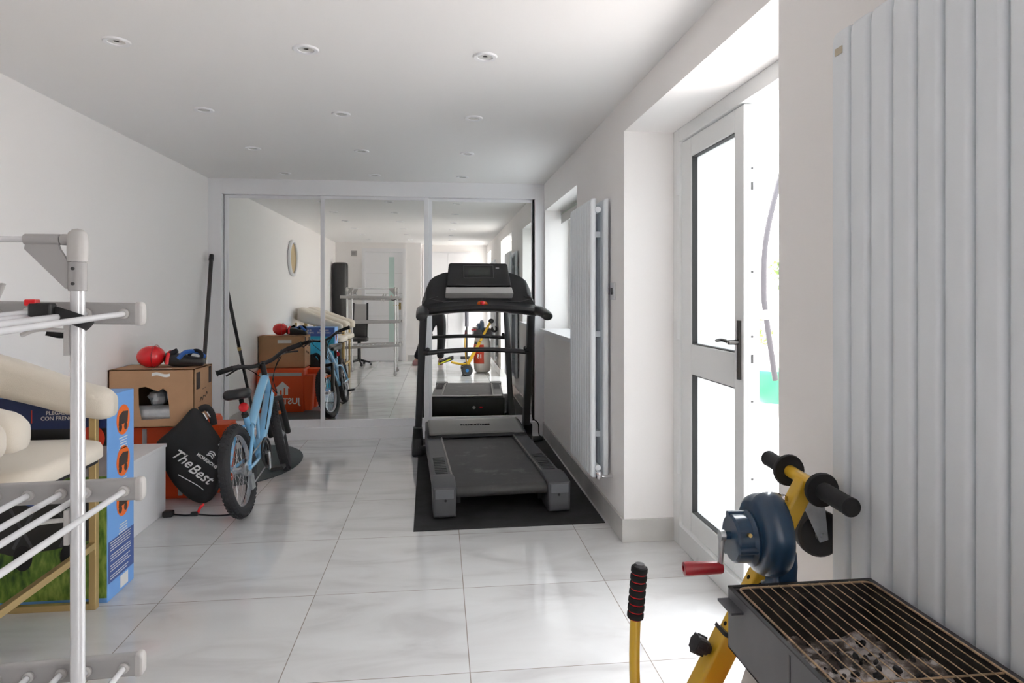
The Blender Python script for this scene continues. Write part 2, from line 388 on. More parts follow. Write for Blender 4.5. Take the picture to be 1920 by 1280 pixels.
# french door in its reveal
d = bpy.data.objects.new('door_1', None); C.objects.link(d); d['kind'] = 'structure'; d.location = (1.15, DY0, 0)
W = DY1 - DY0
f = MB(); f.box(0, .07, 0, .075, 0, DZ); f.box(0, .07, W - .075, W, 0, DZ); f.box(0, .07, .075, W - .075, DZ - .065, DZ); f.box(0, .09, .075, W - .075, 0, .10)
obj('door_frame', f, 'upvc', d, bevel=.004, fix=False)
def leaf(parent, X, inside=True):
    # local: x thickness 0..0.065, y from lock edge 0 to hinge edge .63, z .105..1.955
    Wd = .638; z0, z1 = .108, 1.952
    l = MB(); l.box(0, .065, 0, .080, z0, z1, X=X); l.box(0, .065, Wd - .115, Wd, z0, z1, X=X)
    l.box(0, .065, .08, Wd - .115, z0, .20, X=X); l.box(0, .065, .08, Wd - .115, .845, .985, X=X); l.box(0, .065, .08, Wd - .115, 1.862, z1, X=X)
    o = obj('leaf', l, 'upvc', parent, bevel=.005, fix=False)
    g = MB()
    for a, b in ((.20, .845), (.985, 1.862)):
        for (y0, y1, zz0, zz1) in ((.08, .084, a, b), (Wd - .119, Wd - .115, a, b), (.084, Wd - .119, a, a + .004), (.084, Wd - .119, b - .004, b)):
            g.box(.006, .030, y0, y1, zz0, zz1, X=X)
    obj('gasket', g, 'gasket', o, fix=False)
    for a, b in ((.20, .845), (.985, 1.862)): obj('glass_pane', MB().box(.030, .036, .084, Wd - .119, a + .004, b - .004, X=X), 'frost', o)
    return o
lf = leaf(d, Matrix.Translation((.012, 2.355 - DY0, 0)))
h = MB(); h.tube([(0, .035, .885), (0, .035, 1.115)], .016, 12, flat=.6, up=(1, 0, 0)); h.rod((0, .035, 1.03), (-.045, .035, 1.03), .010)
h.tube(spline([(-.045, .030, 1.03), (-.052, .06, 1.036), (-.05, .10, 1.035), (-.046, .135, 1.030)]), .0095, 10, flat=.7)
h.ball((-.004, .035, .92), (.008, .008, .012), 10)
for v in h.v: v.y += 2.355 - DY0; v.x += .012
obj('lever_handle', h, mat('dark bronze', (.10, .095, .09), .25, metal=.8), lf)
s = MB(); s.box(.018, .046, -.004, 0, .13, 1.93)
k = MB()
for z, hh in ((1.70, .008), (1.62, .03), (1.30, .008), (1.05, .008), (.95, .035), (.80, .008), (.50, .008), (.40, .008), (.33, .008)):
    k.box(.028, .037, -.0055, -.0035, z, z + hh)
for m_ in (s, k):
    for v in m_.v: v.y += 2.355 - DY0; v.x += .012
obj('lock_strip', s, 'satin', lf); obj('lock_keep', k, 'gasket', lf)
hg = MB()
for z in (.35, 1.0, 1.7): hg.rod((-.006, W - .078, z), (-.006, W - .078, z + .10), .008, 10)
obj('hinge', hg, 'upvc', d)
# second leaf, swung fully outwards
leaf(d, Matrix.Translation((.10, .075, 0)) @ Matrix.Rotation(R(-92), 4, 'Z'))
o = lf

# door behind the camera, pane left out to let in more daylight (seen in the mirrors)
d2 = bpy.data.objects.new('door_2', None); C.objects.link(d2); d2['kind'] = 'structure'; d2.location = (1.13, GY0, 0)
Wg = GY1 - GY0; f = MB(); f.box(0, .07, 0, .07, 0, DZ); f.box(0, .07, Wg - .07, Wg, 0, DZ); f.box(0, .07, .07, Wg - .07, DZ - .07, DZ); f.box(0, .07, .07, Wg - .07, 0, .12)
obj('door_frame', f, 'upvc', d2, bevel=.004, fix=False)
obj('open_leaf', MB().box(.075, .14, -.60, -.53, .12, DZ - .08).box(.075, .14, 0, .0001, .12, .121), 'upvc', d2) if 0 else None

# window behind the far radiator
wn = bpy.data.objects.new('window_1', None); C.objects.link(wn); wn['kind'] = 'structure'; wn.location = (1.11, WY0, WZ0)
Ww = WY1 - WY0; Hw = WZ1 - WZ0; f = MB()
f.box(0, .07, 0, .06, 0, Hw); f.box(0, .07, Ww - .06, Ww, 0, Hw); f.box(0, .07, .06, Ww - .06, 0, .06); f.box(0, .07, .06, Ww - .06, Hw - .06, Hw); f.box(0, .07, Ww / 2 - .035, Ww / 2 + .035, .06, Hw - .06)
obj('window_frame', f, 'upvc', wn, bevel=.004, fix=False)
obj('glass_pane', MB().box(.03, .036, .06, Ww / 2 - .035, .06, Hw - .06), 'frost_dim', wn); obj('glass_pane', MB().box(.03, .036, Ww / 2 + .035, Ww - .06, .06, Hw - .06), 'frost_dim', wn)
h = MB(); h.box(-.012, 0, .98, 1.0, .02, .05); h.tube([(-.018, .99, .035), (-.02, .90, .037)], .006)
obj('window_handle', h, 'gasket', wn)
o = obj('windowsill', MB().box(XR - .045, 1.11, WY0 + .001, WY1 - .001, WZ0 - .006, WZ0 + .022), 'gloss_white'); o['kind'] = 'structure'; o.name = 'trim_4'
b = thing('roller_blind', 'rolled-up green-grey roller blind at the top of the far window', 'blind', (1.06, WY0 + .02, WZ1 - .04))
obj('roll', MB().rod((0, .01, 0), (0, Ww - .05, 0), .026, 20), mat('blind cloth', (.42, .46, .40), .8), b)
obj('bracket', MB().box(-.03, .035, Ww - .05, Ww - .045, -.035, .04), 'upvc', b); obj('bracket', MB().box(-.03, .035, .0, .005, -.035, .04), 'upvc', b)
obj('hem_bar', MB().box(-.028, -.02, .02, Ww - .06, -.075, -.0), 'airer_w', b, bevel=.002)

# interior door in the back wall
d3 = bpy.data.objects.new('door_3', None); C.objects.link(d3); d3['kind'] = 'structure'; d3.location = (-.695, YB - .03, 0)
obj('door_leaf', MB().box(-.675, 0, -.04, 0, .006, 2.01), 'gloss_white', d3, bevel=.002)
g = MB()
for z in (.42, .83, 1.24, 1.62): g.box(-.67, -.26, -.0005, .0012, z, z + .006); g.box(-.14, -.005, -.0005, .0012, z, z + .006)
obj('door_groove', g, 'skirt', d3)
obj('glass_strip', MB().box(-.25, -.15, -.001, .002, .35, 1.92), mat('pale green glass', (.55, .70, .66), .15), d3)
obj('door_handle', MB().box(-.065, -.03, 0, .006, .95, 1.08).rod((-.048, 0, 1.03), (-.048, .05, 1.03), .008).tube([(-.04, .05, 1.03), (-.16, .05, 1.03)], .008), 'brass', d3)
f = MB(); f.box(-.735, -.675, -.02, .045, 0, 2.01); f.box(0, .06, -.02, .045, 0, 2.01); f.box(-.735, .06, -.02, .045, 2.0101, 2.075)
obj('architrave', f, 'gloss_white', d3, fix=False)
# white fitted cupboard on the right of the back wall
cp = thing('fitted_cupboard', 'tall white fitted cupboard at the back, seen in the right mirror', 'cupboard', (0.14, YB2 + .032, 0))
obj('carcass', MB().box(-.47, .47, -.03, .0, 0, 2.05), 'gloss_white', cp, bevel=.002)
obj('door', MB().box(-.46, -.003, 0, .02, .05, 2.02), 'gloss_white', cp, bevel=.003); obj('door', MB().box(.003, .46, 0, .02, .05, 2.02), 'gloss_white', cp, bevel=.003)

# ------------------------------------------------------------------ downlights
def downlight():
    t = thing('recessed_downlight', '', 'ceiling light')
    X = Matrix.Rotation(pi, 4, 'X')
    obj('bezel', MB().lathe([(.030, .0), (.032, .005), (.046, .006), (.049, .003), (.050, 0)], 32, X=X), 'gloss_white', t)
    obj('lens', MB().lathe([(0, -.001), (.018, .001), (.030, .0015), (.0305, 0)], 24, X=X), mat('downlight lens', (.72, .72, .70), .15), t)
    return t
dl0 = downlight()
def copy_tree(o, parent=None):
    c = o.copy(); C.objects.link(c); c.parent = parent
    for ch in [x for x in bpy.data.objects if x.parent == o]: copy_tree(ch, c)
    return c
rows = ['nearest the camera', 'in the second row from the camera', 'in the third row from the camera', 'in the row nearest the mirrored doors']
cols = ['left', 'middle', 'right']
for ri, y in enumerate((2.59, 3.495, 4.375, 5.24)):
    for ci, x in enumerate((-1.225, -.525, .18)):
        o = dl0 if (ri, ci) == (0, 0) else copy_tree(dl0)
        o.location = (x, y, H); o['group'] = 'recessed ceiling downlights'
        o['label'] = 'round white recessed ceiling light, %s one of three %s' % (cols[ci], rows[ri])
for ri, y in enumerate((1.68, .77, -.14)):
    for ci, x in enumerate((-1.225, -.525, .18)):
        o = copy_tree(dl0); o.location = (x, y, H); o['group'] = 'recessed ceiling downlights'
        o['label'] = 'white ceiling light seen only in the mirrors, %s one of the %s row' % (cols[ci], ('first hidden', 'middle hidden', 'rearmost')[ri])

# ------------------------------------------------------------------ radiators
def radiator(label, y_far, n, x_front, z0, z1, double, valve_y):
    P_ = .0605
    t = thing('vertical_radiator', label, 'radiator', (XR, y_far, 0))
    def tube(y, x):
        prof = rounded(.030, .0560, .0125, 6); rings = []
        for z, sc, dx in ((z0, .72, .004), (z0 + .006, .93, .001), (z0 + .016, 1, 0), (z1 - .03, 1, 0), (z1 - .012, .95, .0015), (z1 - .004, .84, .004), (z1, .62, .007)):
            rings.append([(x + a * sc + dx, y + b_ * (.5 + .5 * sc), z) for a, b_ in prof])
        return MB().loft(rings)
    for i in range(n):
        obj('tube', tube(-(i + .5) * P_, x_front - XR + .015), 'rad', t)
    if double:
        for i in range(n): obj('rear_tube', tube(-(i + .5) * P_, -.030), 'rad', t)
    xb = x_front - XR + .040
    for z in (z0 + .05, z1 - .06): obj('header', MB().rod((xb, 0, z), (xb, -n * P_, z), .016, 14), 'rad', t)
    for z in (z0 + .2, (z0 + z1) / 2, z1 - .2):
        obj('wall_bracket', MB().box(xb, -.001, -.10, -.07, z, z + .03), 'rad', t); obj('wall_bracket', MB().box(xb, -.001, -n * P_ + .07, -n * P_ + .10, z, z + .03), 'rad', t)
    vv = MB(); vy = -n * P_ - .004 if valve_y else -n * P_ - .004
    vv.rod((xb, vy + .02, z0 + .02), (xb, vy - .03, z0 + .02), .012); vv.lathe([(.014, 0), (.017, .005), (.017, .03), (.013, .036)], 16, X=Matrix.Translation((xb, vy - .018, z0 + .0)))
    vv.rod((xb, vy - .018, z0 + .012), (-.002, vy - .018, z0 + .012), .008)
    obj('valve', vv, 'chrome', t)
    return t
radiator('white vertical tube radiator on right wall between window and glass door', 3.845, 9, .785, .255, 1.725, True, 1)
radiator('large white vertical radiator with wide flat tubes at the right edge', 1.272, 11, .818, .20, 1.765, False, 1)
o = bpy.data.objects['vertical_radiator.001'] if 'vertical_radiator.001' in bpy.data.objects else None
if o: obj('sticker', MB().box(-.0825, -.0815, -.045, -.02, 1.71, 1.725), mat('faded tape', (.52, .46, .36), .7), o)

sw = thing('light_switch', 'chrome double light switch on right wall beside the far radiator', 'switch', (XR, 3.305, 1.235))
obj('plate', MB().box(-.008, 0, -.080, .080, -.045, .045), 'satin', sw, bevel=.003)
obj('rocker', MB().box(-.012, -.006, -.045, -.02, -.018, .018).box(-.012, -.006, .02, .045, -.018, .018), 'gasket', sw)
sw2 = thing('light_switch', 'chrome switch plate on back wall left of the panelled door, mirror only', 'switch', (-1.56, YB, 1.26))
obj('plate', MB().box(-.045, .045, 0, .008, -.045, .045), 'steel', sw2, bevel=.003); obj('rocker', MB().box(-.02, .02, .008, .012, -.02, .02), 'gasket', sw2)
al = thing('wall_control_box', 'small square white control box high on back wall, mirror only', 'box', (-1.57, YB, 1.98))
obj('case', MB().box(-.05, .05, 0, .03, -.05, .05), 'airer_w', al, bevel=.006); obj('grille', MB().box(-.03, .03, .03, .032, -.03, .03), 'airer_grey', al)

wm = thing('round_wall_mirror', 'round gold-rimmed mirror high on left wall, seen only in the wardrobe mirror', 'mirror', (XL, 2.66, 1.69), (0, R(90), 0))
obj('rim', MB().torus(.215, .022, 48, 10, X=Matrix.Translation((0, 0, .02))), 'gloss_white', wm)
obj('disc', MB().lathe([(0, .012), (.20, .012), (.20, 0)], 48), 'wicker', wm)

# ------------------------------------------------------------------ treadmill on its mat
mt = MB(); mt.prism([(-.138, 3.322), (.872, 3.338), (.872, 5.44), (-.178, 5.44)], 0, .006)
tag(obj('floor_mat', mt, 'rubber', bevel=.001), 'black rubber floor mat lying beneath the treadmill', 'mat')
tm = thing('treadmill', 'black and grey folding treadmill on a black mat facing the mirrors', 'treadmill', (.337, 3.50, .006), (0, 0, R(3.3)))
# belt with rear roller
bt = MB(); prof = [(0.03 + .032 * sin(a), .135 - .0 + .032 * cos(a)) for a in [R(x) for x in (180, 210, 240, 270, 300, 330, 360)]]
prof = [(.6, .103)] + prof + [(.6, .167), (1.3, .17), (1.3, .10)]
bt.prism([(y, z) for y, z in prof], -.262, .262, X=Matrix(((0, 0, 1, 0), (1, 0, 0, 0), (0, 1, 0, 0), (0, 0, 0, 1))))
obj('belt', bt, 'belt', tm)
obj('roller', MB().rod((-.255, .03, .135), (.255, .03, .135), .026, 20), 'tm_dark', tm)
for sgn in (-1, 1):
    r = MB(); X = Matrix.Diagonal((sgn, 1, 1, 1))
    r.box(.258, .372, .12, 1.45, .085, .180, X=X)
    o = obj('side_rail', r, 'tm_grey', tm, bevel=.010)
    g = MB()
    for i in range(13): y = .16 + i * .036; g.box(.282, .352, y, y + .012, .180, .1835, X=X)
    obj('tread_rib', g, 'tm_dark', o)
    obj('edge_strip', MB().box(.258, .268, .14, 1.2, .181, .186, X=X), mat('rail edge', (.22, .21, .19), .35, metal=.4), o, bevel=.001)
    e = MB()
    e.loft([[(a, y, z) for a, z in ring] for y, ring in (
        (-.035, [(.262, .025), (.368, .025), (.368, .165), (.262, .165)]),
        (-.028, [(.254, .016), (.376, .016), (.380, .178), (.252, .178)]),
        (.13, [(.254, .016), (.376, .016), (.382, .192), (.252, .192)]),
        (.20, [(.256, .07), (.374, .07), (.376, .186), (.256, .186)]))], X=X)
    o = obj('end_cap', e, 'tm_grey', tm, bevel=.007)
    obj('accent', MB().box(.268, .366, -.0375, -.034, .118, .165, X=X), mat('end cap accent', (.13, .135, .15), .35), o, bevel=.001)
    obj('bolt', MB().rod((sgn * .312, -.038, .108), (sgn * .312, -.030, .108), .007, 12), 'black_matt', o)
    obj('foot', MB().lathe([(.036, 0), (.040, .006), (.040, .025), (.03, .04)], 20, X=Matrix.Translation((sgn * .31, .05, 0))), 'black_matt', tm)
# underframe
u = MB(); u.box(-.26, -.22, .1, 1.4, .05, .10); u.box(.22, .26, .1, 1.4, .05, .10); u.box(-.26, .26, .35, .40, .05, .09); u.box(-.42, .42, 1.40, 1.45, .02, .07)
obj('underframe', u, 'tm_dark', tm, bevel=.003, fix=False)
# motor hood
hd = MB(); sec = [(1.155, .180), (1.17, .194), (1.36, .222), (1.50, .236), (1.545, .228), (1.56, .19), (1.535, .03), (1.24, .03), (1.19, .17)]
def hood_ring(x, k): return [(x, 1.35 + (y - 1.35) * k, .14 + (z - .14) * k) for y, z in sec]
hd.loft([hood_ring(-.366, .93), hood_ring(-.356, 1), hood_ring(-.28, 1), hood_ring(.28, 1), hood_ring(.356, 1), hood_ring(.366, .93)])
o = obj('motor_hood', hd, 'black', tm, bevel=.004)
tp = MB(); tp.grid(lambda a, b: ((a - .5) * .695, 1.165 + .02 * min(1, max(0, (.42 - abs(a - .5)) / .05)) + b * (.36 - .02 * min(1, max(0, (.42 - abs(a - .5)) / .05))), .197 + .040 * b + .004 * sin(pi * b)), 30, 10)
for f_ in list(tp.f): pass
top = obj('hood_cover', tp, 'tm_silver', tm, angle=60); sd = top.modifiers.new('s', 'SOLIDIFY'); sd.thickness = .006; sd.offset = 1
text('lettering', 'NordicTrack', .042, 'black_matt', top, frame_at((.0, 1.36, .2285), (1, 0, 0), (0, -.11, 1)), ext=.0022, bold=.0006)
fr = MB(); fr.lathe([(.013, 0), (.015, .003)], 16, X=frame_at((.07, 1.553, .14), (1, 0, 0), (0, 1, 0)))
obj('power_socket', fr, 'airer_w', tm); obj('power_switch', MB().box(.125, .15, 1.550, 1.562, .135, .148), 'red', tm)
# uprights
for sgn in (-1, 1):
    X = Matrix.Diagonal((sgn, 1, 1, 1)); a = V((.425, 1.55, .05)); b_ = V((.392, 1.145, 1.06))
    rings = []
    for t_ in (0, .5, 1):
        c_ = a.lerp(b_, t_); rings.append([(c_.x + p, c_.y + q_ , c_.z) for p, q_ in rounded(.052, .085 - .01 * t_, .014, 3)])
    obj('upright', MB().loft(rings, X=X), 'tm_dark', tm)
    bb = MB(); rings = []
    for z, w_, l_, dy in ((0, .085, .30, -.02), (.012, .09, .31, -.02), (.06, .082, .22, -.01), (.12, .078, .13, -.01), (.20, .066, .11, -.03), (.205, .06, .10, -.03)):
        rings.append([(.425 + p, 1.545 + dy + q_ - z * .3, z) for p, q_ in rounded(w_, l_, .02, 3)])
    obj('base_boot', bb.loft(rings, X=X), 'black', tm)
    kb = MB(); kb.rod((.36, 1.22, .80), (.39, 1.22, .80), .018, 14, X=X); kb.ball((.36, 1.20, .815), .016, 12, X=X)
    obj('knob', kb, 'black', tm)
cb = MB(); cb.tube(spline([(-.40, 1.245, .782), (-.2, 1.27, .797), (0, 1.28, .803), (.2, 1.27, .797), (.40, 1.245, .782)]), .0165, 12, flat=1.1)
obj('cross_bar', cb, 'tm_dark', tm)
# hand rails
for sgn in (-1, 1):
    X = Matrix.Diagonal((sgn, 1, 1, 1))
    pts = spline([(.392, 1.17, 1.10), (.398, 1.0, 1.10), (.408, .85, 1.093), (.416, .74, 1.075), (.418, .70, 1.062)], 6)
    rs = [.050, .047, .044, .042, .040] ; n_ = len(pts)
    rad = [.050 - .014 * (i / (n_ - 1)) for i in range(n_)]; rad[-1] = .026; rad[-2] = .035
    obj('hand_rail', MB().tube(pts, rad, 14, flat=.75, X=X), 'black', tm)
# console tray: arched panel between rails
tr = MB(); nx = 24
def cons(x):   # cross-section (y,z) ring at x, x -.40..+.40
    k = 1 - (x / .405) ** 2
    lo = 1.070 + .032 * k
    return [(x, .90 - .03 * k, lo), (x, .885 - .03 * k, lo + .018), (x, .90 - .03 * k, lo + .040), (x, 1.05, lo + .075), (x, 1.14, lo + .12), (x, 1.16, lo + .10), (x, 1.16, lo + .02), (x, 1.0, lo - .012)]
tr.loft([cons(-.40 + .8 * i / nx) for i in range(nx + 1)])
cs = obj('console_tray', tr, 'black', tm, bevel=.006, angle=50)
# shoulders arching up to display
sh = MB()
def shoulder(x):
    a = abs(x); top = 1.385 - .012 * a / .24 - .035 * max(0, (a - .24) / .06) ** 1.3 * .6 - .16 * max(0, (a - .33) / .08) ** 2
    k = 1 - (x / .41) ** 2; y0 = 1.03 + .09 * k
    return [(x, y0 - .04, 1.12), (x, y0, (1.12 + top) / 2), (x, y0 + .05, top - .012), (x, y0 + .065, top), (x, y0 + .10, top - .008), (x, y0 + .13, 1.16), (x, y0 + .10, 1.09)]
sh.loft([shoulder(-.405 + .81 * i / 28) for i in range(29)])
obj('console_hood', sh, 'black', tm, bevel=.004, angle=50)
dX = frame_at((0, 1.115, 1.355), (1, 0, 0), (0, -.94, .34))    # display plane, local x right, y up
dp = MB(); dp.prism([(-.232, -.088), (.232, -.088), (.212, .078), (.20, .088), (-.20, .088), (-.212, .078)], -.03, .012, X=dX)
ds = obj('display_panel', dp, 'black', tm, bevel=.006)
obj('lcd_screen', MB().box(-.075, .080, -.012, .05, .012, .0135, X=dX), 'screen', ds)
fr = MB()
for (a, b_, c_, e_) in ((-.105, .105, .066, .069), (-.105, .105, -.030, -.027), (-.108, -.105, -.03, .069), (.105, .108, -.03, .069)): fr.box(a, b_, c_, e_, .012, .0138, X=dX)
obj('screen_bezel', fr, mat('bezel grey', (.12, .12, .12), .4), ds); obj('logo', MB().box(.125, .15, .045, .052, .012, .0135, X=dX), 'airer_w', ds)
lX = frame_at((0, 1.052, 1.232), (1, 0, 0), (0, -.75, .66))
lp = MB(); lp.prism([(-.242, -.020), (.242, -.020), (.236, .04), (-.236, .04)], -.05, .008, X=lX)
obj('tablet_ledge', lp, mat('pale grey plastic', (.50, .49, .48), .5), tm, bevel=.005)
kX = frame_at((0, .895, 1.150), (1, 0, 0), (0, -.6, .8))
obj('safety_key', MB().ball((0, -.005, .01), (.017, .02, .014), 14, X=kX), 'red', tm)
obj('stop_ring', MB().prism([(.036 * cos(R(a)), -.012 + .032 * sin(R(a))) for a in range(0, 181, 15)], 0, .010, X=kX), 'orange_p', tm)
gl = MB()
for sg in (-1, 1): gl.tube([(sg * .13, -.01, .007), (sg * .26, -.018, .007), (sg * .36, .02, .007), (sg * .30, .045, .007)], .0022, 6, X=kX @ Matrix.Translation((0, .03, .0)))
obj('tray_piping', gl, mat('piping grey', (.10, .10, .10), .4), cs)
pc = MB(); pc.tube(spline([(.78, 5.44, .62), (.779, 5.44, .30), (.785, 5.43, .17), (.83, 5.42, .12), (.835, 5.40, .03), (.85, 5.28, .012), (.72, 5.20, .012)]), .0045, 8)
tag(obj('power_cable', pc, 'black_matt'), 'thin black power cable hanging by the right mirrored door', 'cable')

# ------------------------------------------------------------------ bicycle
bk = thing('child_bicycle', 'light blue child mountain bicycle leaning beside the black fabric bag', 'bicycle', (-1.066, 3.66, .001), (0, R(-8), 0))
BAR = Matrix.Translation((0, -.05, -.012)) @ Matrix.Translation((0, .76, .78)) @ Matrix.Rotation(R(-7), 4, 'Y') @ Matrix.Scale(.95, 4, (1, 0, 0)) @ Matrix.Translation((0, -.76, -.78))
steer = Matrix.Translation((0, .775, .65)) @ Matrix.Rotation(R(13), 4, V((0, -.30, .95))) @ Matrix.Translation((0, -.775, -.65))
def wheel(c, X, name):
    T = X @ Matrix.Translation(c) @ Matrix.Rotation(R(90), 4, 'Y')
    ty = MB(); ty.torus(.219, .030, 56, 12, X=T)
    for i in range(56):
        for s_ in (-1, 0, 1):
            a = 2 * pi * (i + .5 * (s_ != 0)) / 56
            B = T @ Matrix.Rotation(a, 4, 'Z') @ Matrix.Translation((.222, 0, 0)) @ Matrix.Rotation(-s_ * R(42), 4, 'Y') @ Matrix.Translation((.0285, 0, 0))
            ty.box(0, .004, -.006, .006, -.006, .006, X=B)
    o = obj('wheel', ty, 'tread', bk, fix=False, angle=30)
    rm = MB()
    prof = [(.188, -.011), (.200, -.012), (.203, -.010), (.203, .010), (.200, .012), (.188, .011), (.185, 0), (.188, -.011)]
    rm.lathe(prof, 56, X=T); obj('rim', rm, mat('rim alloy', (.62, .63, .65), .28, metal=.7), o)
    sp = MB()
    for i in range(28):
        a = 2 * pi * i / 28; s_ = 1 if i % 2 else -1; a2 = a + (.9 if (i // 2) % 2 else -.9)
        sp.rod((.186 * cos(a), .186 * sin(a), 0), (.019 * cos(a2), .019 * sin(a2), s_ * .022), .0011, 5, X=T)
    obj('spokes', sp, 'chrome', o)
    hb = MB(); hb.rod((0, 0, -.030), (0, 0, .030), .015, 14, X=T); hb.rod((0, 0, -.055), (0, 0, .055), .006, 10, X=T)
    for z in (-.024, .022): hb.lathe([(.022, z), (.022, z + .003)], 16, X=T)
    obj('hub', hb, 'steel', o)
    return o
wheel((0, 0, .25), Matrix(), 'rear'); wheel((0, .943, .25), steer, 'front')
BBp = V((0, .355, .255)); HT0 = V((0, .805, .52)); HT1 = V((0, .745, .685))
fm = MB()
fm.tube(spline([HT0 + V((0, -.015, .02)), (0, .70, .46), (0, .52, .34), BBp + V((0, 0, .02))]), [.026] * 24 + [.024], 14, flat=1.2) if False else fm.tube(spline([HT0 + V((0, -.01, .03)), (0, .66, .44), (0, .50, .335), BBp]), .033, 14)
fm.tube(spline([HT1 + V((0, -.01, -.02)), (0, .60, .60), (0, .43, .50), (0, .315, .435)]), .028, 14)
fm.rod(HT0, HT1, .026, 16); fm.rod(BBp, (0, .245, .52), .018, 12)
fm.rod((0, .48, .50), (0, .44, .33), .012, 10)
fm.rod((-.035, .355, .255), (.035, .355, .255), .024, 16)
for s_ in (-1, 1):
    fm.tube(spline([(s_ * .020, .33, .255), (s_ * .045, .22, .25), (s_ * .058, .01, .25)]), .010, 10)
    fm.tube(spline([(s_ * .014, .29, .45), (s_ * .045, .19, .42), (s_ * .055, .02, .262)]), .0095, 10)
obj('frame', fm, 'bikeblue', bk)
sp = MB(); sp.rod((0, .245, .51), (0, .215, .61), .0135, 12); sp.lathe([(.020, 0), (.020, .02)], 14, X=frame_at((0, .247, .505), (1, 0, 0), (0, -.34, .94)))
obj('seat_post', sp, 'black', bk)
sd = MB(); rings = []
for y, w_, z, hgt in ((.055, .045, .665, .02), (.07, .115, .668, .035), (.11, .135, .667, .045), (.15, .115, .660, .042), (.20, .070, .652, .038), (.26, .045, .650, .034), (.31, .036, .650, .028), (.325, .02, .648, .015)):
    rings.append([(p * 1.12, y * 1.05 + .04, z - .012 + q_ * 1.35 - hgt / 2 * .2) for p, q_ in rounded(w_, hgt, min(w_, hgt) * .48, 3)])
obj('saddle', sd.loft(rings), 'black', bk, angle=80)
rf = MB(); rf.lathe([(.026, 0), (.028, .004), (.026, .012), (.02, .016)], 20, X=frame_at((0.012, .205, .565), (1, 0, 0), (0, -1, .1)))
obj('rear_reflector', rf, 'red', bk)
# cranks
cr = MB(); X = Matrix.Translation((.048, .355, .255)) @ Matrix.Rotation(R(90), 4, 'Y')
cr.lathe([(.060, -.002), (.078, -.002), (.080, .002), (.060, .002), (.060, -.002)], 32, X=X)
for a in range(0, 360, 72): cr.rod((0, 0, 0), (.07 * cos(R(a)), .07 * sin(R(a)), 0), .006, 6, X=X)
obj('chainring', cr, 'black', bk)
gd = MB(); gd.torus(.086, .007, 36, 8, X=Matrix.Translation((.058, .355, .255)) @ Matrix.Rotation(R(90), 4, 'Y')); obj('chain_guard', gd, 'black', bk)
ck = MB(); ck.rod((-.06, .355, .255), (.075, .355, .255), .009, 10); ck.tube([(.072, .355, .255), (.080, .30, .165)], .009, 8); ck.tube([(-.055, .355, .255), (-.065, .41, .345)], .009, 8)
obj('crank', ck, 'steel', bk)
pd = MB(); pd.box(.09, .165, .265, .335, .155, .175); obj('pedal', pd, 'black', bk, bevel=.006)
pd = MB(); pd.box(-.15, -.075, .375, .445, .335, .355); obj('pedal', pd, 'black', bk, bevel=.006)
ch = MB(); ch.tube([(.046, .355, .333), (.046, .01, .288), (.046, -.03, .27), (.046, -.03, .235), (.046, .03, .20), (.046, .05, .15), (.046, .09, .15), (.046, .35, .178)], .004, 6)
ch.lathe([(.038, -.006), (.038, .004), (.02, .012)], 24, X=Matrix.Translation((.042, 0, .25)) @ Matrix.Rotation(R(90), 4, 'Y'))
ch.box(.04, .056, .01, .07, .13, .21); obj('chain', ch, 'steel', bk)
# fork, stem, bars (all turned with the steering)
fk = MB(); fk.rod((0, .822, .50), (0, .76, .70), .014, 12, X=steer)
fk.box(-.075, .075, .80, .845, .495, .525, X=steer)
for s_ in (-1, 1): fk.rod((s_ * .06, .823, .515), (s_ * .058, .865, .40), .017, 12, X=steer); fk.rod((s_ * .058, .86, .41), (s_ * .056, .943, .25), .0195, 12, X=steer)
o = obj('fork', fk, 'black', bk)
mg = MB(); mg.box(-.045, .045, .845, .90, .395, .415, X=steer); obj('brake_bridge', mg, 'orange_p', bk, bevel=.004)
st = MB(); st.rod((0, .745, .69), (0, .728, .765), .018, 12, X=steer); st.rod((0, .728, .755), (0, .75, .765), .018, 12, X=steer); obj('stem', st, 'black', bk)
hbar = MB(); pts = spline([(-.285, .755, .815), (-.17, .775, .812), (-.07, .795, .780), (0, .80, .775), (.07, .795, .780), (.17, .775, .812), (.285, .755, .815)])
hbar.tube(pts, .0135, 10, X=steer @ BAR); hbr = obj('handlebar', hbar, 'black', bk)
for s_ in (-1, 1):
    g = MB(); g.rod((s_ * .285, .755, .815), (s_ * .185, .772, .813), .0165, 14, X=steer @ BAR); g.lathe([(.021, 0), (.021, .004)], 14, X=steer @ BAR @ frame_at((s_ * .287, .755, .815), (0, 1, 0), (s_, 0, 0)))
    obj('grip', g, 'black_matt', bk)
    l = MB(); l.rod((s_ * .15, .78, .812), (s_ * .15, .81, .80), .014, 10, X=steer @ BAR); l.tube(spline([(s_ * .14, .81, .80), (s_ * .19, .835, .79), (s_ * .25, .835, .775)]), .006, 8, X=steer @ BAR)
    obj('brake_lever', l, 'black', bk)
cw = MB()
for s_ in (-1, 1): cw.tube(spline([(s_ * .14, .82, .80), (s_ * .10, .90, .76), (s_ * .03, .90, .66), (0.02, .86, .55)]), .003, 6, X=steer @ BAR)
cw.tube(spline([(.10, .85, .79), (.04, .86, .70), (.03, .74, .58), (.028, .5, .37)]), .003, 6)
obj('cable', cw, 'black_matt', bk)

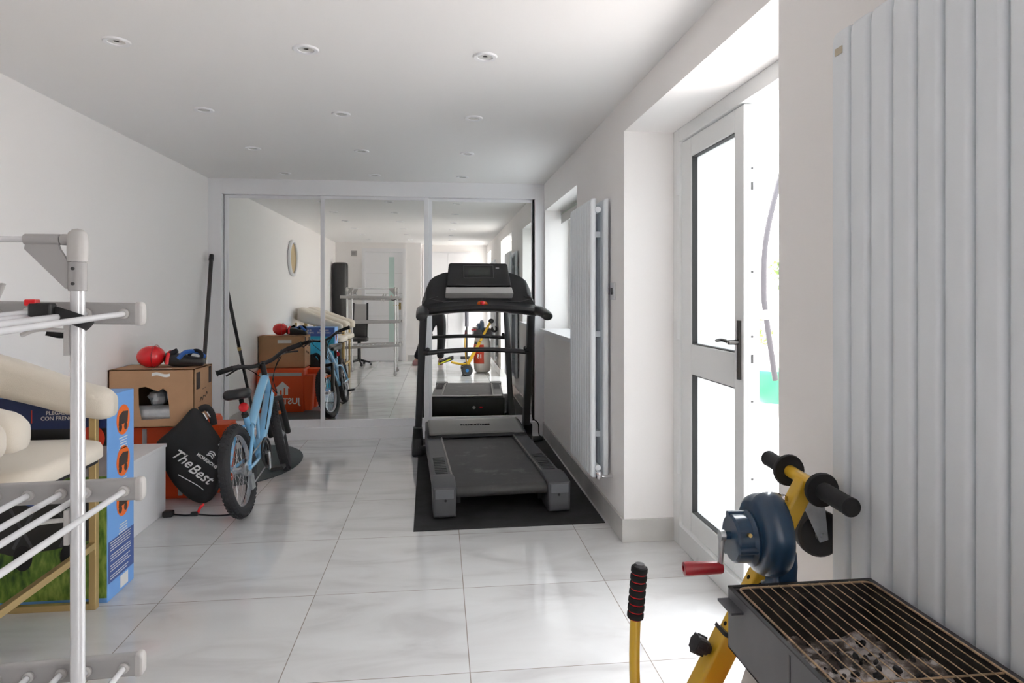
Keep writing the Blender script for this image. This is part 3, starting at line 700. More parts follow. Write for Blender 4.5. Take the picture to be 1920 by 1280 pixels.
# ------------------------------------------------------------------ round mat under the bicycle, corner pole
tag(obj('round_mat', MB().prism([(-1.37 + .36 * cos(R(a)), 4.80 + .56 * sin(R(a))) for a in range(0, 360, 8)], 0, .006), 'mat_green', bevel=.001), 'dark slate oval floor mat under the bicycle front wheel', 'mat')
bk.location.z = .004
pl = thing('long_pole', 'tall thin dark pole leaning in the left corner by the mirrored door', 'pole', (-1.748, 4.86, 0))
obj('shaft', MB().rod((0, 0, .02), (-.107, .596, 1.50), .013, 12, r2=.016), mat('dark pole', (.04, .037, .035), .5, noise=.4, nscale=12), pl)
obj('tip_cap', MB().rod((-.107, .596, 1.50), (-.110, .615, 1.545), .020, 14, r2=.017), 'black', pl)
obj('ferrule', MB().rod((-.0514, .286, .72), (-.0535, .298, .75), .0165, 12).rod((0, 0, 0), (-.002, .012, .03), .015, 12), 'brass', pl)

# ------------------------------------------------------------------ orange delivery bag and cardboard box
ob = thing('delivery_bag', 'orange insulated delivery bag under the cardboard box', 'bag', (-1.635, 4.17, .006))
rings = []
for z, a, b_ in ((0, .225, .160), (.02, .235, .168), (.23, .240, .172), (.42, .238, .170), (.443, .228, .165)):
    rings.append([(p, q_, z) for p, q_ in rounded(a * 2, b_ * 2, .025, 4)])
obj('body', MB().loft(rings), 'orange', ob, bevel=.0)
for x in (-.10, .10): obj('reflective_strip', MB().box(x - .012, x + .012, -.1745, -.1690, .02, .42), 'grey_tape', ob)
obj('reflective_strip', MB().box(-.21, .21, .1690, .1745, .375, .41), 'grey_tape', ob)
ht = frame_at((.02, .172, .25), (-1, 0, 0), (0, 1, 0)) @ Matrix.Translation((0, 0, 0))
hs = MB(); hs.prism([(-.075, .0), (0, .07), (.075, 0), (.055, -.0), (.055, -.07), (.028, -.07), (.028, -.02), (.008, -.02), (.008, -.07), (-.012, -.07), (-.012, .005), (-.028, .005), (-.028, -.07), (-.055, -.07), (-.055, 0)], 0, .002, X=ht)
obj('logo', hs, 'white', ob)
text('lettering', 'JUST EAT', .085, 'white', ob, frame_at((.02, .1735, .115), (-1, 0, 0), (0, 1, 0)), bold=.002)
fl = MB()
fl.loft([[(p + (.29 + (.42 - z) * .02), q_ * .8 * (1 if z > .3 else .9) - .07, z) for p, q_ in rounded(.05 + .10 * (z / .42), .20, .018, 3)] for z in (.02, .15, .28, .38, .415, .43)])
o = obj('side_pocket', fl, 'orange', ob)
fl2 = MB(); fl2.loft([[(p + .27, q_ + .09, z) for p, q_ in rounded(.07 + .05 * (z / .42), .15, .02, 3)] for z in (.02, .15, .28, .36, .38)])
obj('side_pocket', fl2, 'orange', ob)

cbx = thing('cardboard_box', 'brown cardboard box with torn hole in front, on the orange bag', 'box', (-1.658, 4.055, .450))
bw, bd, bz = .235, .145, .335
b = MB()
b.box(-bw, bw, bd - .005, bd, 0, bz); b.box(-bw, -bw + .005, -bd, bd, 0, bz); b.box(bw - .005, bw, -bd, bd, 0, bz); b.box(-bw, bw, -bd, bd, 0, .005); b.box(-bw, bw, -bd, bd, bz - .005, bz)
# front with torn hole, outer (x,z) and inner hole with the same count
outer = [(-bw, 0), (bw, 0), (bw, bz), (-bw, bz)]
hole = [(-.055, .045), (.100, .050), (.096, .12), (.085, .205), (.062, .225), (.035, .208), (.0, .222), (-.035, .236), (-.072, .228), (-.070, .13)]
bm = bmesh.new(); A = [bm.verts.new((x, -bd, z)) for x, z in outer]; Bh = [bm.verts.new((x, -bd, z)) for x, z in hole]
e = [bm.edges.new((A[i], A[(i + 1) % 4])) for i in range(4)] + [bm.edges.new((Bh[i], Bh[(i + 1) % len(Bh)])) for i in range(len(Bh))]
bmesh.ops.triangle_fill(bm, edges=e, use_beauty=True, use_dissolve=False)
bm.verts.index_update(); b.add([v.co.copy() for v in bm.verts], [tuple(v.index for v in f_.verts) for f_ in bm.faces]); bm.free()
obj('carton', b, 'card', cbx, fix=False)
obj('inside_shade', MB().box(-bw + .006, bw - .006, bd - .012, bd - .008, .006, bz - .006).box(-bw + .008, -bw + .010, -bd + .01, bd - .01, .006, bz - .006).box(-bw + .008, bw - .008, -bd + .01, bd - .01, bz - .012, bz - .008), 'card_shade', cbx, fix=False)  # added dark sheets, painting the shade behind the torn hole
obj('printed_mark', MB().box(bw, bw + .0008, -.115, -.055, .21, .31), 'ink', cbx); obj('printed_mark', MB().box(bw, bw + .0008, .085, .13, .225, .325), 'ink', cbx)
sc = MB(); sc.tube(spline([(bw + .001, -.06, .13), (bw + .001, -.04, .155), (bw + .001, -.02, .135), (bw + .001, 0, .16), (bw + .001, .03, .15), (bw + .001, .05, .175), (bw + .001, .06, .16)]), .0022, 5); sc.tube([(bw + .001, -.02, .20), (bw + .001, .04, .205)], .0015, 5); sc.tube([(-.14, -bd - .001, .18), (-.10, -bd - .001, .178)], .002, 5)
obj('pen_scribble', sc, 'ink', cbx)
obj('tape_scrap', MB().grid(lambda a, b_: (.0 + a * .10, -bd - .0015 + .001 * sin(9 * a), .295 + b_ * .018 + .006 * sin(6 * a)), 10, 2).grid(lambda a, b_: (.0 + a * .10, -bd - .002 + b_ * .04, bz + .001), 4, 2), 'label_w', cbx)
obj('label', MB().box(-.04, .10, bd, bd + .001, .26, .295), 'label_w', cbx)
fo = thing('foam_roll', 'silver foam roll packed inside the torn cardboard box', 'packaging', (-1.635, 3.985, .456))
obj('roll', MB().rod((-.16, 0, .058), (.16, 0, .058), .052, 20), 'foil', fo)
fo2 = thing('bubble_wrap_bundle', 'crumpled clear-white wrap bundle above the foam roll inside the box', 'packaging', (-1.585, 4.02, .572))
bb = MB(); bb.ball((.025, 0, .045), (.055, .06, .055), 16); bb.ball((-.09, .02, .03), (.05, .06, .05), 14)
from mathutils import noise
for v in bb.v: v *= 1 + .16 * noise.noise(v * 45) + .08 * noise.noise(v * 110)
o = obj('wrap', bb, 'foil', fo2, angle=25)

bl = thing('red_ball', 'shiny red ball on top of the cardboard box', 'ball', (-1.712, 4.03, .7858))
obj('shell', MB().ball((0, 0, .064), (.078, .072, .064), 32), 'red', bl, angle=80)
obj('seam', MB().torus(.0765, .0022, 36, 6, X=Matrix.Translation((.028, 0, .064)) @ Matrix.Rotation(R(90), 4, 'Y') @ Matrix.Diagonal((.88, .9, 1, 1))), 'red_dark', bl)
gl = thing('sports_glove', 'black, blue and red padded glove beside the red ball on the box', 'glove', (-1.585, 4.05, .7855), (0, 0, R(8)))
obj('body', MB().loft([[(x, q_, .03 + z0_ + p) for p, q_ in rounded(h_, w_, h_ * .45, 3)] for x, w_, h_, z0_ in ((-.055, .05, .03, .012), (-.045, .10, .055, .012), (.0, .12, .08, .012), (.05, .11, .07, .006), (.11, .09, .05, 0), (.155, .075, .045, -.004), (.165, .04, .02, -.004))]), 'black', gl, angle=70)
obj('strap', MB().tube(spline([(-.03, -.065, .02), (-.025, -.05, .075), (-.02, 0, .095), (-.015, .055, .07), (-.01, .066, .02)]), .010, 8, flat=.4), 'red', gl)
obj('cuff', MB().tube(spline([(.03, -.055, .05), (.06, -.04, .085), (.10, 0, .09), (.13, .04, .075), (.16, .03, .05)]), .013, 8), mat('blue plastic', (.03, .12, .42), .4), gl)
obj('finger_loop', MB().torus(.035, .011, 24, 8, X=Matrix.Translation((.115, -.01, .062)) @ Matrix.Rotation(R(70), 4, 'X')).rod((-.04, -.03, .07), (.02, -.03, .10), .014), 'black_matt', gl)

# ------------------------------------------------------------------ white low bench box
wb = thing('low_white_unit', 'plain white low box unit on floor behind the printed carton', 'cabinet', (-1.70, 3.33, 0))
obj('body', MB().box(-.19, .175, -.40, .44, 0, .368), 'gloss_white', wb, bevel=.002)
obj('top_panel', MB().box(-.195, .18, -.405, .445, .368, .386), 'gloss_white', wb, bevel=.002)

# ------------------------------------------------------------------ black fabric bag
bg_ = thing('black_fabric_bag', 'black fabric bag with white script lettering propped before the cardboard box', 'bag', (-1.37, 3.865, 0))
fx = frame_at((0, 0, .0), (1, .04, 0), (.04, -1, .03))       # local x right, y up, z toward the viewer
outl = [(.0, .005), (.06, .02), (.115, .11), (.130, .24), (.128, .34), (.112, .375), (.05, .47), (.0, .545), (-.035, .572), (-.06, .565), (-.075, .545), (-.14, .465), (-.235, .39), (-.252, .37), (-.238, .33), (-.205, .23), (-.15, .125), (-.07, .04)]
cx_, cy_ = -.03, .27
b = MB(); rings = []
for k_, z in ((.02, .058), (.25, .057), (.5, .054), (.7, .047), (.85, .036), (.95, .02), (1, 0), (.97, -.010), (.85, -.02), (.6, -.030), (.25, -.034), (.02, -.034)):
    rings.append([(cx_ + (x - cx_) * k_, cy_ + (y - cy_) * k_, z + .006 * sin(9 * x + 14 * y) * (1 - abs(k_ - .5))) for x, y in outl])
b.loft(rings, X=fx); obj('body', b, 'fabric_blk', bg_, subsurf=1)
def on(x, y, rot, z=.061): return fx @ Matrix.Translation((x, y, z)) @ Matrix.Rotation(R(rot), 4, 'Z')
text('lettering', 'The', .080, 'white', bg_, on(-.085, .290, -38), shear=.35, bold=.0003, ext=.004)
text('lettering', 'Best', .080, 'white', bg_, on(.014, .198, -38), shear=.35, bold=.0003, ext=.004)
text('lettering', 'MORRISONS', .024, 'white', bg_, on(.048, .270, -38, .060), bold=.0003, ext=.003)
lg = MB()
for i in range(3): lg.tube(spline([(-.02, .012 * i, 0), (-.007, .008 + .012 * i, 0), (.007, .008 + .012 * i, 0), (.02, .012 * i, 0)]), .0028, 6, X=on(.062, .292, -38, .0615))
obj('logo', lg, 'white', bg_)
obj('underline', MB().tube(spline([(-.115, 0, 0), (0, .004, 0), (.05, 0, 0)]), .0022, 6, X=on(-.01, .135, -34, .0605)), 'white', bg_)
hnd = MB(); hnd.tube(spline([(-.02, .55, -.015), (.015, .562, -.02), (.045, .53, -.02), (.062, .46, -.015)]), .020, 10, flat=.35, X=fx); obj('carry_handle', hnd, 'fabric_blk', bg_)
obj('clip', MB().ball((.105, .355, .036), .007, 12, X=fx), 'chrome', bg_)
obj('handle_print', MB().tube([(.012, .535, .012), (.035, .50, .020)], .0035, 6, X=fx).tube([(.028, .54, .004), (.048, .51, .010)], .003, 6, X=fx), 'white', bg_)

ca = thing('extension_cable', 'black cable with plug and red tie on the floor before the bag', 'cable', (-1.49, 3.70, 0))
obj('cord', MB().tube(spline([(.03, 0, .012), (.10, -.005, .006), (.16, .0, .007), (.24, -.02, .005), (.33, -.02, .005), (.42, .04, .005), (.40, .10, .005)]), .0045, 8), 'black_matt', ca)
obj('plug', MB().box(-.02, .035, -.022, .022, 0, .034), 'black', ca, bevel=.010); obj('connector', MB().box(.125, .165, -.012, .012, 0, .022), 'black', ca, bevel=.006)
obj('tie', MB().tube(spline([(.160, .005, .005), (.165, 0, .022), (.175, 0, .045), (.19, .01, .06)]), .007, 8, flat=.5), 'red', ca)

# ------------------------------------------------------------------ printed wagon carton
wc = thing('wagon_carton', 'tall blue printed carton with grass picture, behind the cream stools', 'box', (-1.595, 2.80, 0))
cxl, cxr, y0, y1, hz = -.285, .289, -.11, .11, .815
obj('carton', MB().box(cxl, cxr, y0, y1, .0, hz), 'boxblue', wc, bevel=.003)
fp = y0 - .0006; fr_ = lambda x, z, k=0: frame_at((x, y0 - .001 - k * .0004, z), (1, 0, 0), (0, -1, 0))
def panel(name, x0, x1, z0, z1, m, k=0, poly=None):
    b = MB()
    if poly is None: poly = [(x0, z0), (x1, z0), (x1, z1), (x0, z1)]
    b.prism(poly, 0, .0006, X=fr_(0, 0, k)); return obj(name, b, m, wc)
panel('printed_band', cxl, cxr - .002, .69, hz - .002, 'navy')
panel('printed_band', cxl, cxr - .002, .62, .69, 'black')
panel('grass_picture', cxl, cxr - .002, .02, .50, 'grass'); panel('picture_backdrop', cxl, cxr - .002, .50, .62, 'picture_sky')
panel('printed_band', cxl, cxr - .05, .60, .615, 'ink', 1)
text('lettering', 'PLEGABLE\nCON FRENOS', .021, 'label_w', wc, fr_(.11, .742, 1), bold=.0004)
text('lettering', 'PLIABLE\nAVEC FREINS', .021, 'label_w', wc, fr_(-.085, .742, 1), bold=.0004)
panel('divider', .010, .014, .715, .765, 'red_print', 1)
panel('printed_badge', 0, 0, 0, 0, 'red_print', 1, [(.235 + .045 * cos(R(a)), .65 + .05 * sin(R(a))) for a in range(0, 360, 15)])
panel('wagon_picture', 0, 0, 0, 0, 'black', 1, [(-.285, .40), (.20, .43), (.24, .40), (.22, .25), (.10, .22), (-.06, .20), (-.15, .23), (-.285, .24)])
random.seed(3)
for i in range(12):
    x = -.27 + i * .04; r_ = .022 + .012 * random.random(); z = .42 + .02 * random.random()
    panel('picture_detail', 0, 0, 0, 0, random.choice(['cyan', 'red_print', 'skin_print', 'label_w', 'navy2']), 2, [(x + r_ * cos(R(a)) * 1.2, z + r_ * sin(R(a))) for a in range(0, 360, 20)])
for x in (-.2, -.02, .15):
    panel('picture_detail', 0, 0, 0, 0, 'tm_grey', 2, [(x - .05, .38), (x - .04, .385), (x + .04, .23), (x + .03, .225)]); panel('picture_detail', 0, 0, 0, 0, 'tm_grey', 2, [(x + .05, .38), (x + .04, .385), (x - .04, .23), (x - .03, .225)])
    panel('picture_detail', 0, 0, 0, 0, 'black_matt', 2, [(x + .035 * cos(R(a)), .19 + .05 * sin(R(a))) for a in range(0, 360, 20)])
# end panel (faces +X)
er = lambda y, z, k=0: frame_at((cxr + .0008 + k * .0004, y, z), (0, 1, 0), (1, 0, 0))
def epanel(name, poly, m, k=0): return obj(name, MB().prism(poly, 0, .0005, X=er(0, 0, k)), m, wc)
for z in (.70, .53, .365):
    epanel('printed_badge', [(.015 + .055 * cos(R(a)), z + .062 * sin(R(a))) for a in range(0, 360, 12)], 'orange_p')
    epanel('wagon_icon', [(-.025, z - .02), (.05, z - .015), (.055, z + .03), (.01, z + .035), (-.02, z + .02)], 'ink', 1)
    for yy in (-.01, .035): epanel('wagon_icon', [(yy + .014 * cos(R(a)), z - .03 + .016 * sin(R(a))) for a in range(0, 360, 30)], 'ink', 1)
for z0_ in (.625, .455, .27):
    tl = MB()
    for i in range(5):
        w_ = .055 + .02 * random.random(); tl.box(.015 - w_ / 2, .015 + w_ / 2, z0_ - i * .011, z0_ - i * .011 + .004, 0, .0005, X=er(0, 0, 0))
    obj('text_lines', tl, 'label_w', wc)
tl = MB()
epanel('printed_block', [(-.105, .07), (.105, .07), (.105, .235), (-.105, .235)], 'navy2')
for i in range(15):
    w_ = .17 * (.8 + .2 * random.random()); z = .225 - i * .0102
    if i not in (4, 8, 12): tl.box(-.09, -.09 + w_, z, z + .003, 0, .0005, X=er(0, 0, 1))
obj('text_lines', tl, 'label_w', wc); epanel('white_patch', [(-.01, .012), (.055, .012), (.055, .062), (-.01, .062)], 'label_w')
# rear face seen in the mirrors
bp = lambda k=0: frame_at((0, y1 + .0008 + k * .0004, 0), (-1, 0, 0), (0, 1, 0))
def bpanel(name, poly, m, k=0): return obj(name, MB().prism(poly, 0, .0005, X=bp(k)), m, wc)
bpanel('printed_band', [(-.28, .70), (.28, .70), (.28, .81), (-.28, .81)], 'navy2')
bpanel('printed_picture', [(-.28, .05), (.28, .05), (.28, .70), (-.28, .70)], 'cyan')
bpanel('printed_badge', [(.20 + .05 * cos(R(a)), .70 + .05 * sin(R(a))) for a in range(0, 360, 15)], 'orange_p', 1)
bpanel('printed_badge', [(.08 + .04 * cos(R(a)), .66 + .035 * sin(R(a))) for a in range(0, 360, 15)], 'green_l', 1)
bpanel('printed_picture', [(.0, .30), (.10, .33), (.09, .42), (.02, .44), (-.03, .38)], 'orange_p', 1); bpanel('printed_picture', [(-.08, .28), (.03, .30), (-.01, .36), (-.09, .36)], 'purple', 1)
text('lettering', 'PLEGABLE\nCON FRENOS', .028, 'label_w', wc, bp(1) @ Matrix.Translation((-.15, .76, 0))); text('lettering', 'PLIABLE\nAVEC FREINS', .028, 'label_w', wc, bp(1) @ Matrix.Translation((.06, .76, 0)))

# ------------------------------------------------------------------ cream counter stools
def stool(label, yc):
    t = thing('counter_stool', label, 'stool', (-1.60, yc, 0), group='cream and gold counter stools')
    # curved band: arms and back
    ctr = []
    ctr += [(.345, -.268, .780), (.22, -.270, .808), (.06, -.268, .862), (-.07, -.255, .905), (-.16, -.20, .935), (-.215, -.10, .95), (-.23, 0, .955)]
    ctr += [(x, -y, z) for x, y, z in ctr[-2::-1]]
    pts = [p + V((0, 0, .010)) for p in spline(ctr, 6)]; n = len(pts); rings = []
    for i, p in enumerate(pts):
        tn = (pts[min(i + 1, n - 1)] - pts[max(i - 1, 0)]); tn.z = 0; tn.normalize(); nr = V((-tn.y, tn.x, 0))
        e_ = min(i, n - 1 - i) / (n - 1) * 2; hh = .118 + .055 * min(1, e_ * 1.6); ww = .105
        cap = min(1, (min(i, n - 1 - i) + .45) / 2) ** .5
        rings.append([p + nr * (a * (.35 + .65 * cap)) + V((0, 0, b_ * (.45 + .55 * cap))) for a, b_ in rounded(ww, hh, .042, 4)])
    obj('backrest', MB().loft(rings), 'cream', t, angle=80)
    s = MB(); pr = rounded(.56, .52, .10, 5)
    s.loft([[(x * k_ + .0, y * k_, z) for x, y in pr] for z, k_ in ((.592, .97), (.60, 1.0), (.63, 1.0), (.648, .975), (.656, .90), (.660, .5), (.661, .05))])
    for v in s.v: v.x += .070; v.z += .012
    obj('seat', s, 'cream', t, angle=70); obj('seat_base', MB().loft([[(x * .98 + .06, y * .98, z) for x, y in pr] for z in (.590, .604)]), 'black_matt', t)
    for sx, sy in ((.265, 1), (.265, -1), (-.25, 1), (-.25, -1)):
        top = .74 if sx > 0 else .86
        obj('leg', MB().box(sx - .013, sx + .013, sy * .285 - .013, sy * .285 + .013, 0, top), 'gold', t, bevel=.003)
    for sy in (-1, 1): obj('floor_rail', MB().box(-.25, .265, sy * .285 - .012, sy * .285 + .012, 0, .024), 'gold', t, bevel=.002)
    obj('footrest', MB().box(.253, .277, -.285, .285, .235, .26), 'gold', t, bevel=.002)
    obj('seat_rail', MB().box(-.26, -.238, -.285, .285, .562, .577), 'gold', t, bevel=.002); obj('seat_rail', MB().box(.25, .272, -.285, .285, .562, .577), 'gold', t, bevel=.002)
    return t
st1 = stool('cream upholstered counter stool with gold legs standing against the printed carton', 2.362)
st2 = copy_tree(st1); st2.location.y = 1.712; st2['label'] = 'second cream stool with gold legs, nearer the camera, seen mainly in the mirror'

# ------------------------------------------------------------------ clothes airer
ai = thing('clothes_airer', 'white three-tier clothes airer with grey plastic ends at left edge', 'clothes airer', (-1.05, 1.10, 0))
ox, oy = -1.05, 1.10
def L_(p): return (p[0] - ox, p[1] - oy, p[2])
XP0, XP1 = -.679, -1.39; YP = 1.29
for (x, y) in ((XP0, YP), (XP1, YP), (XP0 - .0, .74), (XP1, .74)):
    obj('pole', MB().rod(L_((x, y, .03)), L_((x, y, 1.31)), .0122, 18), 'airer', ai)
    obj('foot', MB().rod(L_((x, y, 0.028)), L_((x, y, .075)), .017, 14).tube([L_((x - .0, y - .012, .025)), L_((x, y + .012, .025))], .025, 16), 'airer_grey', ai)
    c_ = MB(); c_.lathe([(.0165, 0), (.0175, .004), (.0175, .045), (.015, .054), (.009, .060), (0, .062)], 20, X=Matrix.Translation(L_((x, y, 1.277)))); obj('corner_cap', c_, 'airer_w', ai)
for y in (YP, .74):
    obj('top_bar', MB().rod(L_((XP0, y, 1.318)), L_((XP1, y, 1.318)), .0055, 12), 'airer', ai)
    for sgn, xp in ((-1, XP0), (1, XP1)):
        g = MB(); g.rod(L_((xp, y, 1.318)), L_((xp + sgn * .028, y, 1.318)), .0105, 12); g.rod(L_((xp + sgn * .030, y, 1.318)), L_((xp + sgn * .092, y, 1.318)), .0105, 12)
        g.rod(L_((xp, y, 1.222)), L_((xp, y, 1.276)), .0155, 16)
        pr = [(.0, 1.278), (.016, 1.278), (.03, 1.300), (.034, 1.312), (.09, 1.312), (.092, 1.300), (.02, 1.226), (0, 1.224)]
        g.prism([(sgn * a, b_) for a, b_ in pr], -.004, .004, X=Matrix.Translation(L_((xp, y, 0))) @ Matrix(((1, 0, 0, 0), (0, 0, 1, 0), (0, 1, 0, 0), (0, 0, 0, 1))))
        o = obj('gusset', g, 'airer_grey', ai, bevel=.001)
        s_ = MB()
        for z in (1.235, 1.263): s_.rod(L_((xp, y - .0185, z)), L_((xp, y - .014, z)), .003, 8)
        obj('screw', s_, 'gasket', o)
RY0, RY1 = 1.375, .72
for zi, (z, nearz) in enumerate(((1.176, 1.150), (.822, .806), (.468, .455))):
    for y, zz in ((RY0, z), (RY1, nearz)):
        tilt = (.014, -.014, -.034)[zi]       # rails droop slightly towards the left
        r = MB(); r.loft([[(x - ox, y - oy + a, zz + (tilt if 1 else 0) * ((-.602 - x) / .9) + b_) for a, b_ in rounded(.020, .044, .006, 3)] for x in (-.608, -1.00, -1.48)])
        o = obj('end_rail', r, 'airer_grey', ai)
        e = MB(); e.loft([[(x - ox, y - oy + a * k_, zz + b_ * k_) for a, b_ in rounded(.024, .048, .008, 3)] for x, k_ in ((-.597, .75), (-.600, .95), (-.603, 1), (-.610, 1))]); obj('end_cap', e, 'airer_w', o)
    for i in range(14):
        x = (-.630, -.701)[i] if i < 2 else -.628 - i * .060; dz = (.014, -.014, -.034)[zi] * ((-.602 - x) / .9)
        if x < -1.47: break
        o = obj('rod', MB().rod((x - ox, RY0 - .012 - oy, z + dz), (x - ox, RY1 + .01 - oy, nearz + dz), .0058, 12), 'airer', ai)
        if i < 9: obj('socket', MB().lathe([(.009, 0), (.0105, .002), (.0105, .007), (.0075, .010)], 14, X=frame_at((x - ox, RY0 - .009 - oy, z + dz), (1, 0, 0), (0, -1, 0))), 'airer_w', o)
    # clip that holds the tier on the pole
    obj('tier_clip', MB().box(XP0 - ox - .019, XP0 - ox - .010, YP - oy - .012, YP - oy + .012, z - .075, z - .01).tube(spline([(XP0 - ox - .014, YP - oy, z - .03), (XP0 - ox - .05, YP - oy - .03, z - .025), (XP0 - ox - .075, YP - oy - .04, z - .035)]), .008, 8, flat=.5), 'airer_w', ai, bevel=.001)
for dx in (0, -.035):
    hk = MB(); pts = spline([(-.815 + dx, 1.30, 1.235), (-.825 + dx, 1.285, 1.20), (-.845 + dx, 1.27, 1.16), (-.855 + dx, 1.27, 1.11)]); n_ = len(pts)
    hk.tube([L_(p) for p in pts], [.006 + .009 * sin(pi * min(1, (i + 2) / n_)) for i in range(n_)], 12, flat=.4); obj('folding_hook', hk, 'airer_w', ai)
sp = thing('strap_clip', 'black strap with red buckle clipped round the airer pole', 'strap', (XP0, YP, 1.168))
obj('band', MB().tube(spline([(-.055, -.020, .016), (-.03, -.024, .014), (-.006, -.022, .006), (.016, -.014, -.004), (.019, .002, -.010), (.005, .018, -.018), (-.03, .012, -.030), (-.055, 0, -.024)]), .003, 10, flat=4., up=(0, 0, 1)), 'black_matt', sp)
obj('buckle', MB().box(-.066, -.026, -.040, -.016, .006, .032), 'black', sp, bevel=.005)
obj('release_tab', MB().box(-.072, -.052, -.038, -.022, .026, .038), 'red', sp, bevel=.002)

obj('release_tab', MB().box(-.05, -.034, -.040, -.026, -.006, .006), 'red', sp, bevel=.002)

# ------------------------------------------------------------------ kart attachment stood on end
kt = thing('hover_kart_frame', 'yellow tubular ride-on kart frame stood on end beside the grill', 'kart frame', (.39, 1.29, 0))
kx, ky = .39, 1.29
def K(p): return (p[0] - kx, p[1] - ky, p[2])
ax0, ax1 = V(K((.775, 1.29, .815))), V(K((.415, 1.29, .15)))
dirn = (ax1 - ax0).normalized()
def sq(mb, a, b_, w_, X=None):
    d_ = (V(b_) - V(a)); T = frame_at(a, (0, 1, 0), d_); mb.loft([[T @ V((p, q_, z)) for p, q_ in rounded(w_, w_, .006, 3)] for z in (0, d_.length)]); return mb
tu = MB(); sq(tu, ax0 + dirn * .0, ax0 + dirn * .42, .036); t1 = obj('inner_tube', tu, 'yellow', kt)
h_ = MB(); side = V((dirn.z, 0, -dirn.x))
for i in range(9):
    p = ax0 + dirn * (.09 + i * .036)
    h_.lathe([(.0045, 0), (.0045, .0012)], 12, X=frame_at(p + V((0, -.0182, 0)), (1, 0, 0), (0, -1, 0))); h_.lathe([(.0045, 0), (.0045, .0012)], 12, X=frame_at(p - side * .0182 if side.x > 0 else p + side * .0182, (0, 1, 0), (-abs(side.x), 0, abs(side.z) * (1 if side.z * side.x < 0 else -1))))
obj('adjust_hole', h_, 'black_matt', t1)
tu = MB(); sq(tu, ax0 + dirn * .355, ax1, .047); t2 = obj('outer_tube', tu, 'yellow', kt)
obj('collar', MB().loft([[frame_at(ax0 + dirn * .352, (0, 1, 0), dirn) @ V((p, q_, z)) for p, q_ in rounded(.051, .051, .007, 3)] for z in (0, .008)]), 'black', kt)
kp = ax0 + dirn * .405; nrm = V((-.88, 0, .47)).normalized()
kn = MB(); T = frame_at(kp + nrm * .02, (0, 1, 0), nrm); T = T @ Matrix.Scale(.78, 4); kn.lathe([(.011, 0), (.011, .012), (.018, .014), (.018, .022), (.024, .026), (.025, .05), (.022, .054), (0, .055)], 20, X=T)
for i in range(8): a = 2 * pi * i / 8; kn.rod((.0225 * cos(a), .0225 * sin(a), .026), (.0225 * cos(a), .0225 * sin(a), .052), .005, 8, X=T)
obj('locking_knob', kn, 'black', kt)
# foot bar
fa, fb = V(K((.782, 1.462, .823))), V(K((.772, 1.128, .812)))
fb_ = MB(); fb_.rod(fa.lerp(fb, .05), fb.lerp(fa, .05), .0135, 16); obj('foot_bar', fb_, 'yellow', kt)
for p0, p1 in ((fa, fa.lerp(fb, .31)), (fb, fb.lerp(fa, .33))):
    g = MB(); T = frame_at(p0, (1, 0, 0), p1 - p0); Lg = (p1 - p0).length
    prof = [(.0, 0), (.006, .001), (.0175, .0015), (.019, .005)] + [(.0185 if i % 2 else .0178, .008 + i * (Lg - .022) / 14) for i in range(15)] + [(.034, Lg - .012), (.036, Lg - .007), (.034, Lg), (.0, Lg)]
    g.lathe(prof, 24, X=T); obj('foot_peg_grip', g, 'black_matt', kt)
bo = MB(); bp_ = ax0 + dirn * .055; bo.rod(bp_ + V((-.04, 0, .018)), bp_ + V((.01, 0, 0)), .006, 10)
for s_ in (-.034, -.020): bo.lathe([(.011, 0), (.011, .007)], 6, X=frame_at(bp_ + V((s_ , 0, .018 - (s_ + .04) * .3)), (0, 1, 0), (-1, 0, .3)))
obj('bolt', bo, 'chrome', kt)
# caster wheel
cw_ = V(K((.826, 1.325, .692))); Tc = frame_at(cw_, (1, 0, 0), (-.12, -1, 0))
cs_ = MB(); cs_.lathe([(.030, -.012), (.045, -.014), (.050, -.010), (.051, 0), (.050, .010), (.045, .014), (.030, .012)], 32, X=Tc); wh = obj('caster_wheel', cs_, 'tread', kt)
obj('caster_rim', MB().lathe([(0, -.013), (.012, -.014), (.014, -.010), (.030, -.010), (.031, 0), (.030, .010), (.014, .010), (.012, .014), (0, .013)], 28, X=Tc), mat('caster grey', (.22, .22, .22), .5), wh)
yk = MB(); top_ = V(K((.800, 1.325, .785)))
for s_ in (-1, 1):
    off = V((.12 * s_ * .018, s_ * .018, 0))
    d_ = (cw_ - top_); sidev = V((-d_.z, 0, d_.x)).normalized()
    poly = [top_ + sidev * .028, cw_ + d_.normalized() * .012 + sidev * .010, cw_ + d_.normalized() * .012 - sidev * .010, top_ - sidev * .028]
    yk.add([p + off for p in poly] + [p + off * 1.12 for p in poly], [(0, 1, 2, 3), (7, 6, 5, 4), (0, 4, 5, 1), (1, 5, 6, 2), (2, 6, 7, 3), (3, 7, 4, 0)])
yk.rod(cw_ + V((.003, .026, 0)), cw_ + V((-.003, -.026, 0)), .006, 10); yk.rod(top_ - (cw_ - top_).normalized() * .012, top_ + (cw_ - top_).normalized() * .004, .033, 20)
obj('caster_fork', yk, 'steel', kt)
